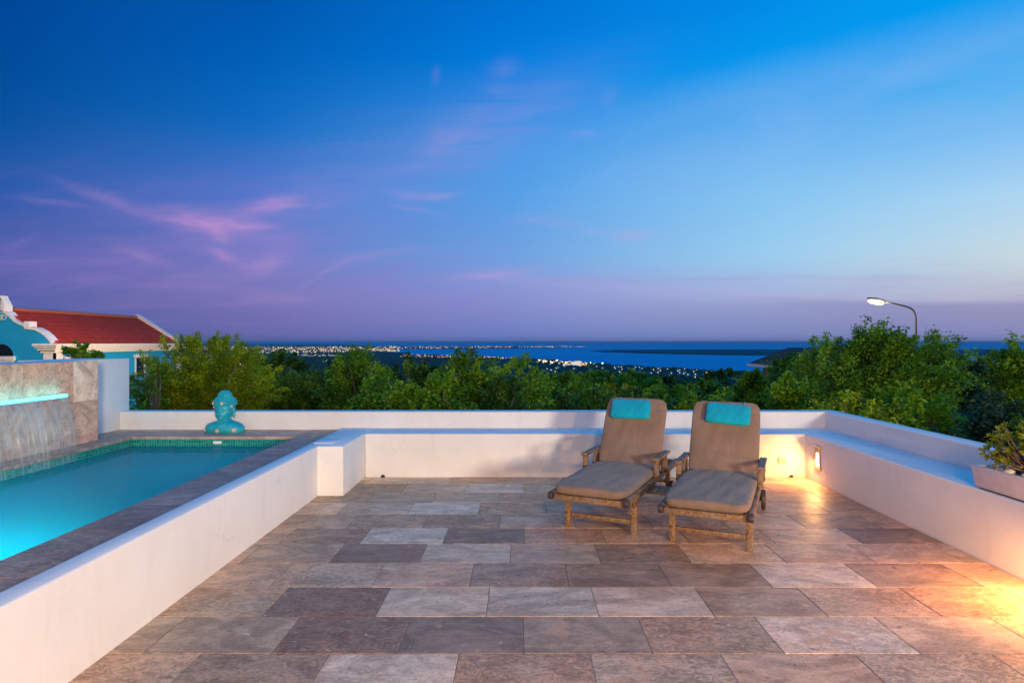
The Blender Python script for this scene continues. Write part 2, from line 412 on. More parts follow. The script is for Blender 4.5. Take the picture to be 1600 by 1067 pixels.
# surf line on the island's near shore
sb = MB()
pts = [wpt(x, y) for x, y in [(960,551.6),(1080,554.5),(1170,555.9),(1350,556.6),(1500,556.6),(1650,556.6),(1900,555.9)]]
for a, b in zip(pts[:-1], pts[1:]):
    sb.add([(a[0],a[1]-45,SEA+.5),(b[0],b[1]-45,SEA+.5),(b[0],b[1]+10,SEA+.5),(a[0],a[1]+10,SEA+.5)], [(0,1,2,3)])
tag(sb.build('surf', simple('white_surf', (.75,.78,.8), .9)), kind='structure')

# ---------------------------------------------------------------- terrace: floor
def tiles_rect(mb, x0, x1, y0, y1, z, tone, g=.0022, th=.012, lift=0.):
    # one stone slab with softened edges
    e = .0025
    vs = [(x0+g,y0+g,z-th),(x1-g,y0+g,z-th),(x1-g,y1-g,z-th),(x0+g,y1-g,z-th),
          (x0+g,y0+g,z-e),(x1-g,y0+g,z-e),(x1-g,y1-g,z-e),(x0+g,y1-g,z-e),
          (x0+g+e,y0+g+e,z),(x1-g-e,y0+g+e,z),(x1-g-e,y1-g-e,z),(x0+g+e,y1-g-e,z)]
    fs = [(8,9,10,11)]
    for a in (0, 4):
        for i in range(4): fs.append((a+i, a+(i+1)%4, a+4+(i+1)%4, a+4+i))
    mb.add(vs, fs, tone)
XW0, XW1 = -1.99, 3.13
rows = [(2.911,[-1.524,-.911,-.296,.328,.948,1.585,2.237,2.85],[.45,.30,.85,.35,.5,.62,.55,.6,.5]),
 (3.306,[-1.806,-1.192,-.593,.012,.628,1.258,1.905,2.52],[.45,.42,.08,.12,.28,.36,.93,.70,.66,.6]),
 (3.703,[-1.405,-.789,-.189,.423,1.05,1.665,2.28,2.89],[.42,.06,.68,.72,.75,.38,.5,.45,.5]),
 (4.109,[-1.531,-.912,-.314,.293,.915,1.527,2.163,2.81],[.55,.5,.58,.28,.22,.24,.78,.3,.5]),
 (4.504,[-1.893,-1.295,-.686,-.073,.536,1.149,1.789,2.4,3.0],[.6,.48,.10,.70,.5,.2,.72,.52,.55,.5]),
 (4.884,[-1.789,-1.193,-.58,.024,.63,1.25,1.88,2.526],[.5,.22,.80,.12,.45,.5,.45,.62,.1]),
 (5.278,[-1.4,-.79,-.174,.44,1.06,1.67,2.28,2.9],[.4,.35,.3,.5,.45,.5,.66,.35,.5]),
 (5.66,[-1.59,-.984,-.37,.227,.84,1.46,2.07,2.69],[.72,.7,.85,.33,.5,.5,.4,.5,.4]),
 (6.04,[-1.44,-.83,-.21,.4,1.02,1.63,2.25,2.86],[.3,.35,.5,.35,.45,.4,.5,.4,.35]),
 (6.42,[-1.18,-.56,.03,.65,1.27,1.89,2.5],[.18,.5,.85,.6,.5,.5,.6,.5]),
 (6.73,[-.75,-.167,.45,1.06,1.68,2.3,2.9],[.7,.45,.6,.5,.6,.5,.7,.6])]
rnd = random.Random(7)
fl = MB(); y0 = 2.52
for y1, js, tn in rows:
    edges = [XW0]+js+[XW1]
    for i in range(len(edges)-1):
        tiles_rect(fl, edges[i], edges[i+1], y0, y1, rnd.uniform(-.0012,.0), min(.99,max(.01,tn[i]+rnd.uniform(-.03,.03))))
    y0 = y1
y = 2.52; off = 0
while y > -3.4:
    ya = max(-3.4, y-.393); x = XW0; off = (off+.23+rnd.random()*.2) % .612; nx = XW0+.1+off
    while x < XW1:
        nx = min(nx, XW1)
        if XW1-nx < .06: nx = XW1
        tiles_rect(fl, x, nx, ya, y, rnd.uniform(-.0012,0), rnd.choice([.1,.3,.42,.5,.6,.72,.85])+rnd.uniform(-.05,.05)); x = nx; nx += .612
    y = ya
fo = fl.build('terrace_floor', M_floor); tag(fo, kind='structure')
g = MB(); g.box((XW0,-3.4,-.35),(XW1,6.73,-.0042)); tag(g.build('terrace_slab', M_grout), kind='structure')

# ---------------------------------------------------------------- walls
def wall(name, poly, z0, z1, label, cat='wall', bev=.012, m=None):
    mb = MB(); mb.prism(poly, z0, z1); o = mb.build(name, m or M_plaster, bevel=bev, seg=3); return tag(o, label, cat)
ZB = .477; ZP = .666; ZC = .455
wall('pool_wall', [(-2.10,-3.4),(-1.99,-3.4),(-1.965,5.91),(-1.72,5.91),(-1.72,7.194),(-2.10,7.194)], -.4, ZB, 'low white plastered wall with a square pier separating the pool from the stone terrace')
wall('bench_wall', [(-1.718,6.73),(3.13,6.73),(3.13,-3.4),(3.58,-3.4),(3.58,7.194),(-1.718,7.194)], -.4, ZB-.002, 'white plastered bench ledge running along the back and right edge of the terrace')
wall('parapet_wall', [(-4.73,7.196),(3.582,7.196),(3.582,-3.4),(3.765,-3.4),(3.765,7.385),(-4.73,7.385)], -4.5, ZP, 'higher white plastered parapet behind the bench ledge, in front of the trees')
wall('end_wall', [(-5.3,6.43),(-4.73,6.43),(-4.73,7.385),(-5.3,7.385)], -4.5, 1.29, 'tall smooth white wall end between the stone waterfall wall and the parapet', bev=.008)

# added or assumed lamps, not in view: they light the terrace and blue house
def added_lamp(loc, hgt, energy, label, col=(1,.66,.36), rad=.06):
    t = thing('added_lamp', label, 'lamp', loc, 0, 'added globe lamps on posts')
    mb = MB(); mb.tube([(0,0,0),(0,0,.03),(0,0,.031),(0,0,hgt-.07)], [.09,.09,.025,.02], 12); mb.build('post', M_black, t)
    mb = MB(); mb.ball((0,0,hgt), .06, 16, 10); mb.build('glass_globe', emit('globe_glow', col, 20), t, smooth=True)
    ld = bpy.data.lights.new('added_light', 'POINT'); ld.energy = energy; ld.color = col; ld.shadow_soft_size = rad
    lo = bpy.data.objects.new('added_light', ld); link(lo, t); lo.location = (0,.14,hgt)
added_lamp((1.6,-2.6,0), 1.0, 620, 'assumed unseen short globe lamp post at the near end of the terrace', (1,.52,.22), rad=.1)  # assumed lamp out of view: low warm light across the terrace
added_lamp((-5.2,-3.0,-4.5), 7.0, 330, 'assumed unseen globe lamp post to the near left of the swimming pool', col=(1,.62,.34), rad=.5)  # assumed lamp out of view: light from the left on bust and bench wall

added_lamp((.6,-2.7,0), 3.2, 680, 'added unseen tall globe lamp behind the viewer, warming the floor', (1,.62,.30), rad=.3)  # added lamp, never in view: warm light from above for the floor

# step lights in the right bench wall
M_lens = emit('step_light_lens', (1,.62,.25), 14)
def step_light(Y, energy, label, d=(-1,.12,-.62)):
    t = thing('step_light', label, 'wall light', (3.13,Y,.265), 0, 'recessed step lights in the bench wall')
    mb = MB(); w, h = .052, .11
    for a, b in (((-.012,-w-.012,h),(.0,w+.012,h+.014)),((-.012,-w-.012,-h-.014),(0,w+.012,-h)),((-.012,-w-.012,-h),(0,-w,h)),((-.012,w,-h),(0,w+.012,h))): mb.box(a, b)
    mb.build('frame', M_metal, t)
    mb = MB(); mb.box((-.006,-w,-h),(-.001,w,h)); mb.build('backplate', simple('step_light_back', (.5,.4,.3), .5), t)
    mb = MB(); mb.box((-.010,-.02,-.085),(-.007,.02,.05)); mb.build('lens', M_lens, t)
    ld = bpy.data.lights.new('step_light_lamp', 'AREA'); ld.energy = energy; ld.color = (1,.45,.13); ld.shape = 'RECTANGLE'; ld.size = .07; ld.size_y = .12
    ld.spread = R(178)
    lo = bpy.data.objects.new('step_light_lamp', ld); link(lo, t); lo.location = (-.03,0,0)
    d = Vector(d).normalized(); lo.rotation_euler = d.to_track_quat('-Z','Y').to_euler()
step_light(6.44, 13, 'glowing recessed wall light in the far right corner of the terrace', (-.9,.15,-.5))
step_light(0.16, 8, 'added unseen glowing recessed wall light in the bench wall beside the viewer')  # added outside the frame for orange light on the near floor
step_light(3.30, 44, 'assumed unseen glowing recessed wall light near the front end of the bench wall', (-.8,.35,-.85))  # assumed light outside the frame, source of the bright floor patch

# small fittings
mb = MB(); mb.box((-.045,-.006,-.04),(.045,0,.04)); mb.box((-.036,-.009,-.03),(.012,-.006,.03))
so = mb.build('socket_cover', simple('cream_plastic', (.62,.5,.34), .4), bevel=.002); so.location = at(1221.5,719,6.73); tag(so, 'cream square socket cover on the orange lit back wall', 'socket cover')
for px, lb in ((598.5, 'black drain hole at the foot of the back wall near the white pier'), (1236, 'black drain hole at the foot of the back wall under the socket cover')):
    t = thing('wall_drain', lb, 'drain', ((px-CX)*6.73/F, 6.726, 0), 0, 'drain holes in the back wall')
    mb = MB(); n = 16; r = .021
    mb.prism([(r*math.cos(PI*i/n), r*math.sin(PI*i/n)+.006) for i in range(n+1)]+[(-r,0),(r,0)], 0, .01, Matrix.Rotation(R(90),4,'X')); mb.build('opening', M_black, t)
mb = MB(); mb.box((-.10,-.14,0),(.10,.14,.006)); o = mb.build('hatch_cover', M_plaster, bevel=.002); o.location = (-1.96,6.2,ZB+.001); tag(o, 'flat square hatch cover lying on top of the white pier beside the pool', 'hatch cover')

# ---------------------------------------------------------------- pool
cp = MB(); rnd = random.Random(3)
# right coping, slabs across, running away from the viewer
ys = [-1.0]; 
while ys[-1] < 7.1: ys.append(min(7.194, ys[-1]+.61))
if ys[-1] - ys[-2] < .1: ys.pop(-2)
for a, b in zip(ys[:-1], ys[1:]): tiles_rect(cp, -2.45, -2.102, a, b, ZC+rnd.uniform(-.001,.001), rnd.uniform(.1,.5), th=.03, g=.001)
xs = [-4.728,-4.1,-3.5,-2.9,-2.452]
for a, b in zip(xs[:-1], xs[1:]): tiles_rect(cp, a, b, 6.67, 7.194, ZC+rnd.uniform(-.001,.001), rnd.uniform(.25,.8), th=.03, g=.001)
y = 0.
while y < 6.6:
    b = min(y+.61, 6.668); tiles_rect(cp, -4.449, -4.24, y, b, ZC, rnd.uniform(.4,.9), th=.03, g=.001); y = b+.0001
tiles_rect(cp, -4.728, -4.4495, 6.432, 6.668, ZC, .6, th=.03, g=.001)
tag(cp.build('pool_coping', M_coping), 'strip of grey brown travertine slabs edging the swimming pool', 'pool edge')
def f_mosaic(k, p):
    x, y, z = k.sep(geo_co(k)); br = k.n.new('ShaderNodeTexBrick'); br.offset = 0; br.squash = 1
    k.set(br.inputs['Vector'], k.comb(k.m('ADD', x, y), k.m('SUBTRACT', z, .30), 0.))
    br.inputs['Color1'].default_value = (.0,.30,.20,1); br.inputs['Color2'].default_value = (.0,.10,.08,1); br.inputs['Mortar'].default_value = (.10,.42,.34,1)
    br.inputs['Scale'].default_value = 1.; br.inputs['Brick Width'].default_value = .027; br.inputs['Row Height'].default_value = .027; br.inputs['Mortar Size'].default_value = .0018
    br.inputs['Bias'].default_value = 0
    k.set(p.inputs['Base Color'], br.outputs[0]); p.inputs['Roughness'].default_value = .15; p.inputs['Specular IOR Level'].default_value = .7
M_mosaic = mat('green_glass_mosaic', f_mosaic)
pw = MB(); x0, x1, ya, yb = -4.26, -2.43, -1.0, 6.69; zt = ZC-.03
# band and basin, faces inward
for z0, z1, m_, nm in ((.27, zt, M_mosaic, 'mosaic_band'),):
    band = MB()
    band.box((x0-.05,yb,z0),(x1+.05,yb+.05,z1)); band.box((x0-.05,ya,z0),(x0,yb,z1)); band.box((x1,ya,z0),(x1+.05,yb,z1)); band.box((x0-.05,ya-.05,z0),(x1+.05,ya,z1))
pool = thing('swimming_pool', 'swimming pool full of smooth turquoise water behind the low white wall', 'swimming pool', (0,0,0))
band.build('mosaic_band', M_mosaic, pool)
def f_basin(k, p):
    co = geo_co(k); n = k.noise(co, 2., 4.)
    k.set(p.inputs['Base Color'], k.mix(k.mr(n, .3, .7), (.01,.34,.42), (.02,.44,.52))); p.inputs['Roughness'].default_value = .6
ba = MB(); zb = -.95
ba.box((x0-.05,ya-.05,zb-.05),(x1+.05,yb+.05,zb)); ba.box((x0-.05,yb,zb),(x1+.05,yb+.05,.268)); ba.box((x0-.05,ya,zb),(x0,yb,.268)); ba.box((x1,ya,zb),(x1+.05,yb,.268)); ba.box((x0-.05,ya-.05,zb),(x1+.05,ya,.268))
ba.build('basin', mat('pool_basin_plaster', f_basin), pool)
def f_water(k, p):
    co = geo_co(k)
    k.n.remove(p)
    lw = k.n.new('ShaderNodeLayerWeight'); lw.inputs[0].default_value = .18
    tr = k.n.new('ShaderNodeBsdfTransparent'); tr.inputs[0].default_value = (.01,.52,.66,1)
    df = k.n.new('ShaderNodeBsdfDiffuse'); df.inputs[0].default_value = (.0,.17,.25,1)
    gl = k.n.new('ShaderNodeBsdfGlossy'); gl.inputs[0].default_value = (1,1,1,1); gl.inputs['Roughness'].default_value = .1
    h = k.m('ADD', k.noise(k.scl(co, (1.2,3.2,1)), 12., 3., .5, .6), k.m('MULTIPLY', k.noise(co, 1.4, 2.), .5))
    b = k.n.new('ShaderNodeBump'); b.inputs['Strength'].default_value = .34; b.inputs['Distance'].default_value = .02; k.set(b.inputs['Height'], h)
    k.l.new(b.outputs[0], gl.inputs['Normal'])
    m1 = k.n.new('ShaderNodeMixShader'); m1.inputs[0].default_value = .30; k.l.new(tr.outputs[0], m1.inputs[1]); k.l.new(df.outputs[0], m1.inputs[2])
    tn = k.n.new('ShaderNodeBsdfTranslucent'); tn.inputs[0].default_value = (.02,.74,.80,1)
    m3 = k.n.new('ShaderNodeMixShader'); m3.inputs[0].default_value = .16; k.l.new(m1.outputs[0], m3.inputs[1]); k.l.new(tn.outputs[0], m3.inputs[2]); m1 = m3
    m2 = k.n.new('ShaderNodeMixShader'); k.set(m2.inputs[0], k.mr(lw.outputs['Fresnel'], 0., 1., .0, .36)); k.l.new(m1.outputs[0], m2.inputs[1]); k.l.new(gl.outputs[0], m2.inputs[2])
    k.l.new(m2.outputs[0], k.out.inputs[0])
wt = MB(); wt.add([(x0,ya,.349),(x1,ya,.349),(x1,yb,.349),(x0,yb,.349)], [(0,1,2,3)])
wt.build('pool_water', mat('pool_water', f_water), pool)
mb = MB(); mb.box((-.045,-.012,-.016),(.045,0,.016)); o = mb.build('inlet_fitting', simple('white_plastic', (.8,.8,.8), .4), pool, bevel=.003); o.location = at(340,691,6.69)
# assumed underwater lamps (pool_light is part of the pool: fixture + light)
def pool_light(loc, d, energy, size=.2):
    mb = MB(); n = 20; q = Vector(d).to_track_quat('Z','Y').to_matrix().to_4x4(); 
    mb.prism([(.09*math.cos(2*PI*i/n), .09*math.sin(2*PI*i/n)) for i in range(n)], 0, .012, Matrix.Translation(loc) @ q)
    mb.build('underwater_light', emit('pool_lamp_glass', (.25,.85,1), .5), pool)
    ld = bpy.data.lights.new('pool_lamp', 'AREA'); ld.energy = energy; ld.color = (.05,.78,.92); ld.size = size; ld.shape = 'DISK'
    lo = bpy.data.objects.new('pool_lamp', ld); link(lo, pool); lo.location = Vector(loc)+Vector(d)*.03; lo.rotation_euler = Vector(d).to_track_quat('-Z','Y').to_euler()
pool_light((x1-.002, 3.1, -.40), (-1,0,.1), 115, .5)
pool_light((x1-.002, 5.6, -.40), (-1,0,0), 8, .3)

# ---------------------------------------------------------------- waterfall wall
ww = thing('waterfall_wall', 'tall wall clad in pinkish coral stone slabs with a lit waterfall spout', 'wall', (-4.45,5,0))
mb = MB(); mb.box((-.55,-5.5,-4.5),(-.016,1.43,1.288)); o = mb.build('masonry', M_plaster, ww, bevel=.004)
cl = MB()
def vslab(y0, y1, z0, z1, tone):
    e = .001; cl.box((-.016,y0-5+e,z0+e),(0+rnd.uniform(-.0015,.0),y1-5-e,z1-e), tone=tone)
for z0, z1, first, tn in ((.456,.883,[5.9,5.29],[.15,.55,.3,.6,.2]),(.883,1.291,[6.08,5.47],[.95,.12,.10,.4,.2])):
    e = [6.43]+first
    while e[-1] > -.3: e.append(e[-1]-.61)
    for i, (a, b) in enumerate(zip(e[:-1], e[1:])): vslab(b, a, z0, z1, tn[i] if i < len(tn) else rnd.random())
cl.build('stone_cladding', M_clad, ww)
sp = thing('waterfall_spout', 'glowing cyan led spout pouring a thin sheet of water down the stone wall', 'fountain', (-4.45,5.1,.96))
mb = MB(); mb.box((.0005,-.78,-.015),(.075,.80,-.004)); mb.box((.0005,-.78,-.004),(.03,.80,.016)); mb.build('spout_lip', simple('clear_acrylic', (.4,.65,.7), .15), sp)
mb = MB(); mb.box((.031,-.78,-.003),(.076,.80,.020)); mb.build('led_strip', emit('cyan_led', (.05,.74,.95), 9), sp)
def f_sheet(k, p):
    x, y, z = k.sep(geo_co(k)); k.n.remove(p)
    s = k.noise(k.comb(k.m('MULTIPLY', y, 22.), k.m('MULTIPLY', z, 1.1), x), 1., 5., .6, .3)
    s2 = k.noise(k.comb(k.m('MULTIPLY', y, 5.), k.m('MULTIPLY', z, .8), x), 1., 3.)
    tr = k.n.new('ShaderNodeBsdfTransparent'); tr.inputs[0].default_value = (.95,.98,1,1)
    df = k.n.new('ShaderNodeBsdfTranslucent'); df.inputs[0].default_value = (.75,.9,.95,1)
    d2 = k.n.new('ShaderNodeBsdfDiffuse'); d2.inputs[0].default_value = (.75,.85,.88,1)
    gl = k.n.new('ShaderNodeBsdfGlossy'); gl.inputs['Roughness'].default_value = .15
    a = k.n.new('ShaderNodeMixShader'); a.inputs[0].default_value = .5; k.l.new(df.outputs[0], a.inputs[1]); k.l.new(d2.outputs[0], a.inputs[2])
    b = k.n.new('ShaderNodeMixShader'); b.inputs[0].default_value = .12; k.l.new(a.outputs[0], b.inputs[1]); k.l.new(gl.outputs[0], b.inputs[2])
    m = k.n.new('ShaderNodeMixShader'); k.set(m.inputs[0], k.m('MULTIPLY', k.mr(s, .38, .62, .16, .75), k.mr(s2, .3, .7, .6, 1.)))
    k.l.new(tr.outputs[0], m.inputs[1]); k.l.new(b.outputs[0], m.inputs[2]); k.l.new(m.outputs[0], k.out.inputs[0])
mb = MB(); n = 20; m_ = 40; vs = []; fs = []
for i in range(n+1):
    t = i/n; z = -.006-(.96-.349-.006)*t*t*.55-(.96-.349-.006)*t*.45; xo = .068+.13*t+.02*math.sin(t*3)
    for j in range(m_+1):
        s = j/m_; yy = -.77+1.56*s; vs.append((xo+.006*math.sin(j*1.7)*t+.003*math.sin(j*.6+2), yy*(1-.03*t), z))
for i in range(n):
    for j in range(m_): fs.append((i*(m_+1)+j, i*(m_+1)+j+1, (i+1)*(m_+1)+j+1, (i+1)*(m_+1)+j))
mb.add(vs, fs); mb.build('water_sheet', mat('falling_water', f_sheet), sp, smooth=True)

# ---------------------------------------------------------------- bust
def bust():
    t = thing('bust_statue', 'turquoise painted bust with a knobbed bun and flower decorations standing by the pool', 'statue', (-3.40,7.02,ZC), R(-4))
    def f(k, p):
        co = obj_co(k); n = k.noise(co, 14., 4.)
        k.set(p.inputs['Base Color'], k.mix(k.mr(n, .35, .7), (.0,.30,.40), (.02,.44,.50))); p.inputs['Roughness'].default_value = .42
    mt = mat('turquoise_glaze', f)
    R_ = [(0,.226,.115,0),(.03,.230,.12,0),(.06,.222,.118,0),(.085,.203,.11,0),(.102,.17,.10,.002),(.116,.125,.09,.002),(.128,.088,.08,0),(.138,.071,.076,-.004),(.146,.066,.080,-.012),
          (.155,.068,.088,-.016),(.17,.076,.094,-.014),(.19,.086,.099,-.012),(.215,.092,.103,-.008),(.245,.101,.106,-.004),(.275,.107,.108,-.002),(.298,.112,.110,0),(.304,.113,.114,.002),(.322,.120,.119,.003),(.338,.121,.120,.003),(.358,.116,.116,.003),(.376,.102,.103,.003),(.390,.089,.090,.003),(.400,.077,.077,.003),(.408,.071,.070,.003),
          (.424,.070,.070,.003),(.44,.063,.063,.003),(.455,.052,.052,.003),(.468,.038,.038,.003),(.477,.022,.022,.003),(.482,.006,.006,.003)]
    # resample
    import bisect
    zz = np.linspace(0, .482, 110); A = np.array(R_); rx = np.interp(zz, A[:,0], A[:,1]); ry = np.interp(zz, A[:,0], A[:,2]); cy = np.interp(zz, A[:,0], A[:,3])
    seg = 64; vs = []; fs = []
    G = lambda a, s: math.exp(-(a/s)**2)
    for i, z in enumerate(zz):
        for j in range(seg):
            th = 2*PI*j/seg; x = rx[i]*math.cos(th); y = ry[i]*math.sin(th)+cy[i]
            if z < .11: x = rx[i]*math.copysign(abs(math.cos(th))**.8, math.cos(th))
            if math.sin(th) < 0 and .14 < z < .305:
                d = .036*G(x, .010+.22*max(0,.235-z))*G(z-.214, .020)+.014*G(x, .010)*G(z-.245, .018)
                for s in (-1,1):
                    d -= .016*G(x-s*.036, .020)*G(z-.247, .010); d += .008*G(x-s*.036,.018)*G(z-.243,.005); d += .007*G(x-s*.038,.024)*G(z-.264,.006)
                    d += .006*G(x-s*.048,.022)*G(z-.21,.02)
                d += .011*G(x, .024)*G(z-.1885, .0055)+.010*G(x,.02)*G(z-.177,.005)-.010*G(x,.03)*G(z-.183,.0025)+.012*G(x,.022)*G(z-.158,.01)
                y -= d
            if z < .12 and math.sin(th) < 0.2: y -= .014*G((z-.02)-(x+.10)*.6, .010)
            vs.append((x,y,z))
    for i in range(len(zz)-1):
        for j in range(seg): fs.append((i*seg+j, i*seg+(j+1)%seg, (i+1)*seg+(j+1)%seg, (i+1)*seg+j))
    fs.append(tuple(range(seg-1,-1,-1))); fs.append(tuple(range((len(zz)-1)*seg, len(zz)*seg)))
    mb = MB(); mb.add(vs, fs); mb.build('body', mt, t, smooth=True)
    mb = MB()
    for z in np.arange(.310, .478, .0155):
        a = np.interp(z, A[:,0], A[:,1]); b = np.interp(z, A[:,0], A[:,2]); n = max(5, int(2*PI*a/.019))
        for j in range(n):
            th = 2*PI*(j+.5*(int(round((z-.31)/.0155)) % 2))/n; mb.ball((a*math.cos(th), b*math.sin(th)+.003, z), .0088, 8, 5)
    mb.build('hair_curls', mt, t, smooth=True)
    for s in (-1, 1):
        mb = MB(); mb.ball((s*.103,.008,.250), (.014,.024,.055), 12, 10); mb.ball((s*.106,.004,.196), (.012,.014,.034), 10, 8); mb.build('ear', mt, t, smooth=True)
    fm = simple('cream_pink_enamel', (.72,.50,.42), .4); n = 0
    def surf(x, z):
        a = np.interp(z, A[:,0], A[:,1]); b = np.interp(z, A[:,0], A[:,2]); c = np.interp(z, A[:,0], A[:,3])
        return Vector((x, -b*math.sqrt(max(0, 1-(x/a)**2))+c, z)), Vector((x/a**2, -math.sqrt(max(0,1-(x/a)**2))/b, 0)).normalized()
    for x, z, r in ((-.19,.028,.019),(-.02,.028,.026),(.155,.03,.026),(-.085,.335,.018),(.03,.335,.020),(.10,.30,.016),(-.083,.29,.012)):
        p, nn = surf(x, z); Mx = Matrix.Translation(p+nn*.009) @ nn.to_track_quat('Z','Y').to_matrix().to_4x4(); mb = MB()
        for q in range(5):
            a = 2*PI*q/5; mb.ball(Mx @ Vector((r*.55*math.cos(a), r*.55*math.sin(a), 0)), (r*.42,r*.42,r*.42), 8, 6)
        mb.ball(Mx @ Vector((0,0,r*.2)), r*.3, 8, 6)
        mb.build('flower', fm, t, smooth=True)
bust()

# ---------------------------------------------------------------- loungers
def cushion_mesh(w, l, t, seed, nx=26, ny=40, puff=.48):
    rn = np.random.RandomState(seed); vs = []; fs = []
    ph = rn.rand(6)*6
    for side in (1, -1):
        for i in range(ny+1):
            for j in range(nx+1):
                u = -1+2*j/nx; v = -1+2*i/ny
                u = math.copysign(1-(1-abs(u))**1.5, u); v = math.copysign(1-(1-abs(v))**1.5, v)
                # round the corners in plan
                k = 9; s = (abs(u)**k+abs(v)**k)**(1/k); f = max(abs(u), abs(v))/s if s > 0 else 1
                x = u*f*w/2; y = v*f*l/2
                e = max(0, 1-abs(u)**7)**(1/2.2)*max(0, 1-abs(v)**(7*l/w))**(1/2.2)
                h = t/2*((1-puff)+puff*e)
                if max(abs(u),abs(v)) >= .9999: h = 0
                wr = .0022*math.sin(9*v+3*u+ph[0])+.0018*math.sin(14*u-5*v+ph[1])+.003*math.sin(4*u*v+ph[2])
                wr += .004*math.exp(-((abs(u)-.86)/.1)**2)*math.sin(26*v+ph[3])
                vs.append((x, y, side*h+(wr*e if side > 0 else 0)))
    n = (nx+1)*(ny+1)
    for i in range(ny):
        for j in range(nx):
            a = i*(nx+1)+j; fs.append((a, a+1, a+nx+2, a+nx+1)); fs.append((n+a, n+a+nx+1, n+a+nx+2, n+a+1))
    # weld rim
    mb = MB(); mb.add(vs, fs); return mb
def weld(o, d=.0008):
    bm = bmesh.new(); bm.from_mesh(o.data); bmesh.ops.remove_doubles(bm, verts=bm.verts, dist=d); bm.to_mesh(o.data); bm.free(); return o
REC = R(60)   # recline of the back from horizontal
BX = .83      # hinge position
def make_lounger(origin, ang, label, tray, pil_rot, pil_off):
    t = thing('sun_lounger', label, 'sun lounger', (*origin, 0), ang, 'sun loungers on the terrace')
    yf = -.30
    for s in (-1, 1):
        mb = MB(); mb.box((s*.298-.0175,yf,.282),(s*.298+.0175,1.48,.338)); rl = mb.build('side_rail', M_wood, t, bevel=.006)
        mb = MB(); mb.tube([(s*.298-.0178,yf+.006,.31),(s*.298+.0178,yf+.006,.31)], .0305, 14); mb.build('rail_end', M_dark, rl, bevel=.003)
        mb = MB(); mb.prism([(s*.272-.022,-.022),(s*.272+.022,-.022),(s*.272+.022,.022),(s*.272-.022,.022)], 0, .29); mb.prism([(s*.272-.02,-.05),(s*.272+.02,-.05),(s*.272+.02,.05),(s*.272-.02,.05)], .235, .292)
        mb.build('leg', M_wood, t, bevel=.004)
        mb = MB(); mb.box((s*.268-.02,1.20,.07),(s*.268+.02,1.25,.292)); mb.build('leg', M_wood, t, bevel=.004)
        mb = MB(); mb.tube([(s*.305-.018,1.225,.085),(s*.305+.018,1.225,.085)], .085, 20); mb.build('wheel', M_dark, t, bevel=.006)
        ar = MB(); ar.box((s*.318-.03,.50,.478),(s*.318+.03,.97,.502)); ao = ar.build('armrest', M_wood, t, bevel=.008, seg=3)
        mb = MB(); mb.box((s*.318-.022,.53,.33),(s*.318+.018,.575,.478)); mb.build('arm_post', M_wood, t, bevel=.004)
        mb = MB(); Mx = Matrix.Translation((s*.318,.88,.40)) @ Matrix.Rotation(R(12),4,'X'); mb.box((-.018,-.02,-.085),(.016,.02,.082), Mx); mb.build('arm_post', M_wood, t, bevel=.004)
        mb = MB(); mb.tube([(s*.318,.74,.34),(s*.318,.84,.475)], .013, 8); mb.build('arm_brace', M_wood, t)
    mb = MB(); mb.box((-.28,yf+.02,.272),(.28,yf+.045,.318)); mb.build('front_rail', M_wood, t, bevel=.004)
    mb = MB(); mb.box((-.28,1.44,.285),(.28,1.465,.33)); mb.build('rear_rail', M_wood, t, bevel=.004)
    for yy, zz in ((0,.095),(1.225,.16)):
        mb = MB(); mb.box((-.252,yy-.011,zz-.016),(.252,yy+.011,zz+.016)); mb.build('stretcher', M_wood, t, bevel=.003)
    mb = MB()
    for i in range(14):
        y = yf+.07+i*.079; mb.box((-.281,y,.312),(.281,y+.055,.326))
    mb.build('seat_slats', M_wood, t, bevel=.002)
    # back frame
    B = Matrix.Translation((0,BX,.325)) @ Matrix.Rotation(REC,4,'X')
    mb = MB()
    for s in (-1,1): mb.box((s*.255-.02,0,-.025),(s*.255+.02,.63,.0), B)
    for i in range(8): mb.box((-.235,.03+i*.078,-.022),(.235,.08+i*.078,-.006), B)
    mb.build('back_frame', M_wood, t, bevel=.003)
    mb = MB()
    for s in (-1,1): mb.tube([B @ Vector((s*.21,.36,-.03)), (s*.21,1.26,.31)], .014, 8)
    mb.tube([(-.28,1.26,.31),(.28,1.26,.31)], .012, 8); mb.build('back_strut', M_wood, t)
    # cushions
    L = BX-yf+.02
    c = cushion_mesh(.585, L, .074, 3, ny=50); o = c.build('seat_cushion', M_cush, t, smooth=True); weld(o); o.location = (0, yf+L/2-.012, .326+.037)
    c = cushion_mesh(.575, .70, .08, 5, ny=40); o = c.build('back_cushion', M_cush, t, smooth=True); weld(o)
    o.matrix_local = B @ Matrix.Translation((0,.335,.042)) @ Matrix.Rotation(0,4,'X')
    P = B @ Matrix.Translation((pil_off,.545,.105)) @ Matrix.Rotation(pil_rot,4,'Z')
    c = cushion_mesh(.375, .19, .085, 8, nx=24, ny=16, puff=.75); o = c.build('head_pillow', M_pillow, t, smooth=True); weld(o); o.matrix_local = P
    for s in (-1,1):
        x = s*.125; mb = MB()
        p0 = P @ Vector((x,.088,0)); p1 = B @ Vector((x+pil_off,.675,.072)); p2 = B @ Vector((x+pil_off,.694,.04)); p3 = B @ Vector((x+pil_off,.68,-.004))
        mb.tube([P.inverted() @ Vector(q) for q in (p0,p1,p2,p3)], .005, 6); st = mb.build('tie', M_pillow, o, smooth=True)
